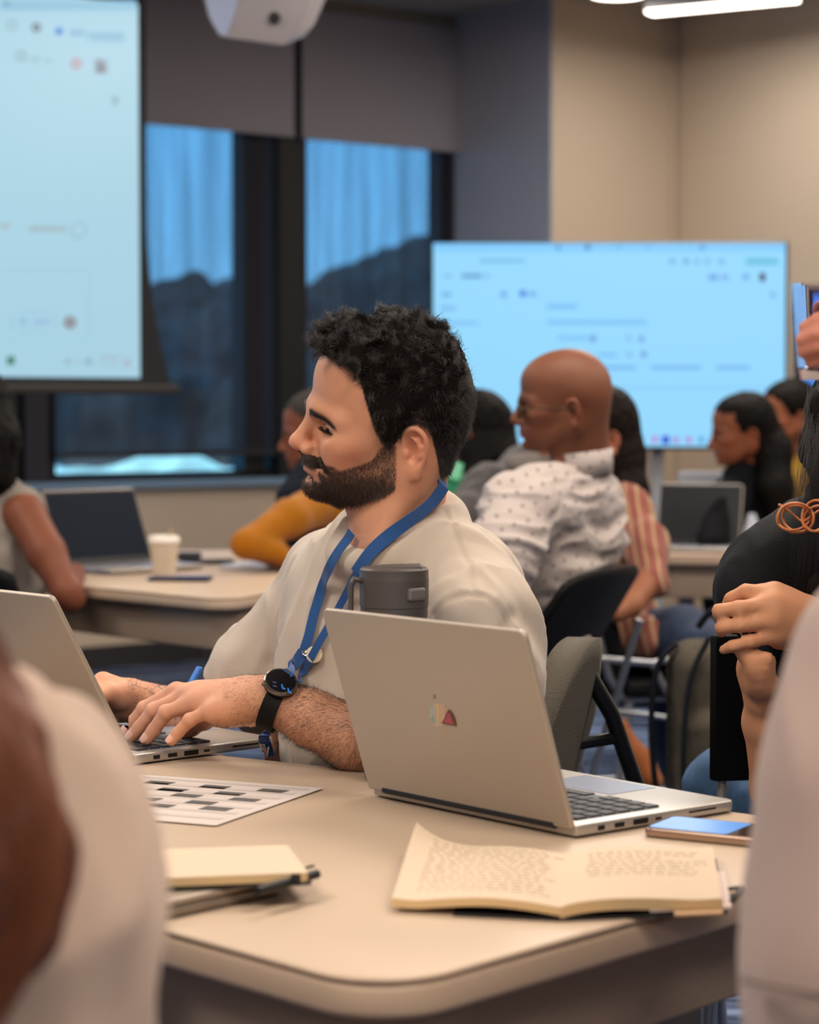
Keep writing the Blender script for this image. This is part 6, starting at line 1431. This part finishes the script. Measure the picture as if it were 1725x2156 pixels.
# ---------------------------------------------------------------- people near the camera
def rightwoman():
    D = 2.72; q = lambda x, y, d=0: P(x, y, D + d)
    def hands(S_):
        mc = [q(1632, 1244, .015), q(1626, 1270, 0), q(1624, 1306, -.005), q(1632, 1340, 0)]
        fi = [[q(1570, 1246, .010), q(1540, 1260, .018), q(1532, 1274, .030)], [q(1556, 1281, -.014), q(1514, 1286, -.006), q(1514, 1296, .018)],
              [q(1560, 1316, -.016), q(1520, 1321, -.008), q(1520, 1330, .016)], [q(1580, 1350, -.014), q(1542, 1360, -.010), q(1524, 1368, .000)]]
        hand_sdf(S_, q(1712, 1312, .03), mc, fi, [q(1680, 1340, .03), q(1640, 1345, .045), q(1605, 1320, .05), q(1580, 1300, .05)], palmdn=A(-.2, 1, -.2), scale=.95, fr=(.0095, .0088, .0080))
        S_.cap(q(1690, 1300, .025), q(1630, 1290, .01), .024, .022, k=.02)
        m2 = [q(1575, 1392, .03), q(1572, 1408, .035), q(1578, 1424, .04), q(1585, 1438, .045)]
        f2 = [[q(1590, 1385, -.004), q(1615, 1386, -.012), q(1625, 1392, .0)], [q(1592, 1404, -.002), q(1612, 1406, -.008), q(1622, 1410, 0)], [q(1592, 1420, 0), q(1608, 1422, -.004), q(1618, 1425, .004)], [q(1594, 1435, .006), q(1606, 1436, .002), q(1615, 1438, .008)]]
        hand_sdf(S_, q(1612, 1475, .05), m2, f2, [q(1605, 1440, .02), q(1590, 1400, .0), q(1570, 1378, 0), q(1560, 1368, 0)], palmdn=A(1, .3, 0), scale=.95)
    root, M, hl = figure('woman in black at the right edge clasping her hands in front of her chest', (P(1842, 915, 2.88), 258, 22, 0, .93), 'C48A66',
        [([('h', -.02, 0, -.05), P(1870, 1090, 2.98)], [.045, .05]), ([P(1870, 1090, 2.98), P(1900, 1180, 3.0), P(1990, 1220, 2.92), q(1960, 1430, .12), q(1830, 1380, .05), q(1712, 1312, .03)], [.05, .06, .045, .038, .033, .025]), ([q(1606, 1462, .055), q(1612, 1520, .07), q(1640, 1660, .10), P(1750, 1600, 2.98), P(1870, 1300, 3.02)], [.021, .027, .034, .035, .05])],
        fem=1, hair=CAPHAIR, hairm=hairmat('hair_dark', '17110F'), hairw=[([P(1725, 850, 2.84), P(1712, 950, 2.83), P(1720, 1040, 2.84)], [.014, .009, .006]), ([P(1850, 850, 2.98), P(1760, 1080, 2.90), P(1725, 1230, 2.86), P(1720, 1300, 2.85)], [.08, .035, .018, .008]), ([P(1850, 850, 2.95), P(1940, 1080, 2.92)], [.08, .05])], extra=hands, h=.0032, lips='A65A50')
    bs = mat('black_blouse', '090A0E', rough=.7, spec=.2, bump=.3, bscale=300)
    sh, V, F, N = garment('blouse', bs, root, [([P(1870, 1150, 3.0), P(1870, 1350, 3.02), P(1870, 1700, 3.05)], [.09, .13, .14]), ([P(1850, 1140, 2.98), P(1715, 1165, 2.92), P(1625, 1205, 2.90), P(1600, 1262, 2.88)], [.07, .058, .046, .042]),
        ([P(1600, 1262, 2.90), P(1548, 1256, 2.97)], [.040, .026]), ([P(1900, 1140, 2.98), P(2010, 1200, 2.9), P(2000, 1420, 2.88)], [.06, .06, .05]), ([P(1760, 1200, 2.95), P(1740, 1400, 3.0)], [.07, .09])], h=.006, amp=.005, seed=51)
    garment('jeans', mat('denim_light', '3E5C7E', rough=.85, noise=(90, .12), bump=.3, bscale=500), root, [([P(1880, 1780, 3.15), P(1700, 1720, 3.25), P(1545, 1668, 3.35), P(1520, 1800, 3.4)], [.10, .085, .062, .06])], h=.008, amp=.004, seed=52)
    # loose strands
    rg = np.random.default_rng(5); n = 260; K = 9; paths = np.zeros((n, K, 3)); t = np.linspace(0, 1, K)
    for i in range(n):
        x0, x1 = rg.uniform(1700, 1760), rg.uniform(1660, 1745); a = P(x0, 830 + rg.uniform(-20, 30), 2.84); b = P(x1, rg.uniform(1090, 1300), 2.80); bow = rg.uniform(-.012, .006)
        for k in range(K): paths[i, k] = a * (1 - t[k]) + b * t[k] + A(bow * math.sin(t[k] * PI), -.02 * math.sin(t[k] * PI), 0)
    hm = bpy.data.materials.get('hair_strand'); hairs('loose_strands', None, paths, .00018, hm, root)
    e = thing('cord_earring', 'coiled orange leather cord loops by the shoulder of the woman in black', 'earring', q(1680, 1090, -.05)); om = mat('orange_cord', 'B56A38', rough=.5)
    for (cx, cy, rx, ry, tl, dd) in [(1676, 1090, 38, 31, .1, 0), (1680, 1092, 33, 27, .4, .006), (1672, 1088, 36, 28, -.25, -.005), (1716, 1086, 26, 33, .3, .003), (1722, 1092, 30, 26, -.5, -.004)]:
        pts = [q(cx + rx * math.cos(a) * math.cos(tl) - ry * math.sin(a) * math.sin(tl), cy + rx * math.cos(a) * math.sin(tl) + ry * math.sin(a) * math.cos(tl), -.05 + dd + .008 * math.sin(a * 2 + cx)) for a in np.linspace(0, 2 * PI, 30, endpoint=False)]
        MB().tube(pts, .0016, 8, closed=True).build('loop', om, e, smooth=True)
    MB().tube([q(1640, 1062, -.05), q(1655, 1070, -.048), q(1690, 1100, -.05), q(1725, 1075, -.05)], .0016, 8).build('cord_end', om, e, smooth=True)
rightwoman()
# her chair: black panel on a metal post
t = thing('chair', 'chair with a tall black panel back and pale metal post beside the woman in black', 'chair', (P(1570, 1650, 3.12)[0] + .1, 3.2, 0))
a0, a1 = P(1517, 1385, 3.10), P(1518, 1648, 3.10); zt1, zb1_ = a0[2], a1[2]
def shell(b):
    pts = [(-.21, .02), (-.15, -.008), (-.07, -.02), (.0, -.024), (.07, -.02), (.15, -.008), (.21, .02)]; 
    outer = [(x, y - .012) for x, y in pts]; b.prism(pts + outer[::-1], zb1_, zt1 + .03, bev=.004)
th_ = math.radians(35); Mc = Matrix(((math.cos(th_), -math.sin(th_), 0, a0[0] + .21 * math.cos(th_) ), (math.sin(th_), math.cos(th_), 0, 3.10 + .21 * math.sin(th_)), (0, 0, 1, 0), (0, 0, 0, 1)))
mb_at(Mc, shell, 'backrest', BLKM, t, auto=50)
pm_ = P(1524, 1652, 3.12); MB().tube([pm_ + A(0, .01, .02), A(pm_[0] - .004, pm_[1] + .02, .44)], .0065, 12).build('post', mat('post_metal', 'B8B0A6', rough=.3, metal=.3), t, auto=60)
mb_at(Mc, lambda b: b.prism(roundpoly([(-.21, .03), (.21, .03), (.21, .45), (-.21, .45)], .06), .42, .46, bev=.012), 'seat', BLKM, t, auto=50)
for (x, y) in ((-.19, .05), (.19, .05), (-.19, .43), (.19, .43)): mb_at(Mc, lambda b: b.tube([(x * .9, y, .42), (x * 1.1, y, 0)], .011, 10), 'leg', CHR, t, auto=60)
# person holding up a clear glass at the right edge
def glassperson():
    q = lambda x, y, d=0: P(x, y, 2.2 + d)
    def hand(S_):
        mc = [q(1800, 690, .02), q(1800, 712, .01), q(1798, 735, .005), q(1800, 758, 0)]
        fi = [[q(1770, 668, -.03), q(1725, 676, -.040), q(1698, 690, -.034)], [q(1768, 694, -.036), q(1722, 704, -.044), q(1692, 716, -.036)], [q(1768, 722, -.036), q(1722, 730, -.042), q(1694, 740, -.034)], [q(1772, 748, -.030), q(1735, 756, -.036), q(1708, 762, -.030)]]
        hand_sdf(S_, q(1905, 790, .03), mc, fi, [q(1850, 750, .05), q(1800, 690, .06), q(1755, 660, .05), q(1728, 650, .045)], palmdn=A(-.3, 1, 0))
    root, M, hl = figure('person mostly outside the right edge raising a clear glass, only the fingers showing', (P(2300, 560, 2.45), 200, 0, 0, .95), 'C07C68', [([('h', -.02, 0, -.05), P(2310, 800, 2.5), P(2300, 880, 2.5), q(2200, 1000, .15), q(2080, 900, .08), q(1905, 790, .03)], [.05, .055, .06, .045, .034, .024])],
        hair=CAPHAIR, hairm=hairmat('hair_dark', '17110F'), extra=hand, h=.004, boxes=[(P(1660, 830, 2.10) * A(1, 0, 1) + A(0, 2.10, 0), P(2040, 620, 2.45) * A(1, 0, 1) + A(0, 2.42, 0), .003)])
    garment('shirt', cloth('blue_shirt', '3A4A66'), root, [([P(2310, 860, 2.55), P(2310, 1200, 2.55), P(2310, 1700, 2.55), P(2290, 2400, 2.55), P(2290, 3020, 2.55)], [.11, .15, .15, .11, .09]), ([P(2280, 850, 2.5), P(2190, 900, 2.4), P(2120, 990, 2.3)], [.07, .065, .055])], h=.012, amp=.005, seed=61)
    c = q(1733, 800, .0); t = thing('drinking_glass', 'clear tapered drinking glass held up at the right edge', 'glass', c)
    MB().lathe([(0, 0), (.022, 0), (.0245, .01), (.0285, .05), (.0315, .092), (.0305, .092), (.0275, .05), (.0235, .012), (0, .008)], c, 40).build('glass_body', mat('clear_glass', 'EDE8F5', rough=.02, trans=1, ior=1.25), t, auto=40)
glassperson()
# person at the right, pale shirt, close to the lens
def fgright():
    root, M, hl = figure('blurred person in a pale pinkish shirt close by at the right edge', (P(2330, 560, 1.62), 150, 0, 0, .95), 'C48A6A', [([('h', -.02, 0, -.05), P(2300, 980, 1.62)], [.05, .055])], hair=CAPHAIR, hairm=hairmat('hair_dark', '17110F'), h=.006)
    C = [([P(2290, 1150, 1.62), P(2290, 1700, 1.62), P(2290, 2300, 1.62), P(2290, 3000, 1.62), P(2290, 4250, 1.62)], [.10, .14, .15, .14, .10]), ([P(2200, 1230, 1.58), P(1985, 1460, 1.46), P(1915, 1700, 1.44), P(1895, 2030, 1.42), P(1878, 2300, 1.42)], [.075, .086, .083, .082, .080])]
    sh, V, F, N = garment('shirt', cloth('pale_pink_shirt', 'A8938A'), root, C, h=.007, amp=.007, seed=71, sc=9, stretch=(1, 1, .35))
    b = MB(); b.tube([P(1566, 2062, 1.375), P(1640, 2076, 1.34), P(1725, 2092, 1.335), P(1800, 2100, 1.34)], .0022, 8); b.build('seam', mat('shirt_fold_shade', '77655E', rough=.9), sh, smooth=True)  # dark fold of the shirt, its shade put into the tube colour
fgright()
# person at the left, long brown hair over a pale shirt
def fgleft():
    root, M, hl = figure('blurred person with long brown hair and a pale shirt at the left edge', (P(-420, 870, 1.28), 60, 0, 0, .95), 'C48A6A', [([('h', -.02, 0, -.05), P(-420, 1380, 1.28)], [.045, .05])], fem=1, hair=CAPHAIR, hairm=mat('hair_brown', '5C3424', rough=.5, spec=.4, bump=.8, bscale=60, noise=(16, .6)), h=.006)
    garment('shirt', cloth('cream_shirt', 'C2A998'), root, [([P(-380, 1600, 1.32), P(-380, 2000, 1.32), P(-380, 2500, 1.32), P(-380, 3300, 1.32), P(-380, 5050, 1.32)], [.09, .13, .14, .14, .10]), ([P(-330, 1680, 1.30), P(-40, 1740, 1.26), P(-14, 1920, 1.25), P(-42, 2190, 1.24), P(-40, 2400, 1.24)], [.07, .069, .072, .071, .065])], h=.007, amp=.011, seed=81, sc=12, stretch=(1, 1, .4))
    G = SDF(); G.chain([P(-330, 1000, 1.18), P(-190, 1380, 1.16), P(-80, 1600, 1.145), P(0, 1800, 1.14), P(-20, 1920, 1.14), P(-110, 2080, 1.145)], [.05, .042, .038, .036, .032, .020], k=.02)
    lo, hi = G.bounds(.01); V, F = G.mesh(lo, hi, .005); V = V + vnormals(V, F) * (.005 * vnoise(V * A(1, 1, .2), 70, 3, 2))[:, None]
    hp = link('hair_lock', meshdata('hair_lock', V, F), MATS['hair_brown'], root)
    rg = np.random.default_rng(9); n = 2600; K = 10; ctr = catmull([P(-240, 1250, 1.15), P(-150, 1430, 1.14), P(-70, 1600, 1.125), P(0, 1790, 1.12), P(0, 1930, 1.12), P(-70, 2080, 1.125)], 2)[:11]
    ctr = np.array(ctr)[np.linspace(0, 10, K).astype(int)]; off = rg.normal(0, 1, (n, 3)); off /= np.linalg.norm(off, axis=1)[:, None]
    w_ = np.linspace(1, .6, K); paths = ctr[None] + off[:, None, :] * (rg.uniform(.02, .043, n))[:, None, None] * w_[None, :, None] + .006 * np.sin(np.linspace(0, 7, K)[None, :, None] + off[:, None, :] * 4)
    hm = bpy.data.materials.new('brown_strand'); hm.use_nodes = True; bb = hm.node_tree.nodes['Principled BSDF']; bb.inputs['Base Color'].default_value = lin('8A5238'); bb.inputs['Roughness'].default_value = .35
    hairs('hair_strands', None, paths, .0003, hm, hp)
fgleft()
# unseen ceiling panels added for overhead light, rear ones for front fill
for i, (x, y, pw, sx, sy) in enumerate([(-1.6, 1.2, 130, 1.2, 1.2), (1.2, .6, 120, 1.2, 1.2), (-2.4, 4.4, 110, 1.2, 1.2), (.5, 3.9, 120, 1.2, 1.2), (2.6, 4.2, 90, 1.2, 1.2), (-1.6, 7.2, 60, 1.2, 1.2), (1.2, 7.6, 150, 1.2, 1.2), (3.2, 6.2, 85, 1.2, 1.2), (-.8, -2.2, 130, 1.2, 1.2), (2.2, -2.6, 110, 1.2, 1.2)]):
    t = thing('added_panel_light', 'unseen square warm ceiling panel added to light the room', 'ceiling light', (x, y, ZC - .03), group='unseen added ceiling light panels')
    MB().box((x, y, ZC - .02), (sx + .06, sy + .06, .04), None, .005).build('frame', WH, t)
    MB().box((x, y, ZC - .043), (sx, sy, .006)).build('diffuser', emat('panel_glow', 'FFE9CF', 3.0), t)
    area(t, (x, y, ZC - .06), sx, sy, pw * .465)

sl = bpy.data.lights.new('sun', 'SUN'); sl.energy = 3.0; sl.angle = .02; sl.color = (1, .95, .85); so = bpy.data.objects.new('sun', sl); COL.objects.link(so); so.rotation_euler = (math.radians(38), 0, math.radians(-25))
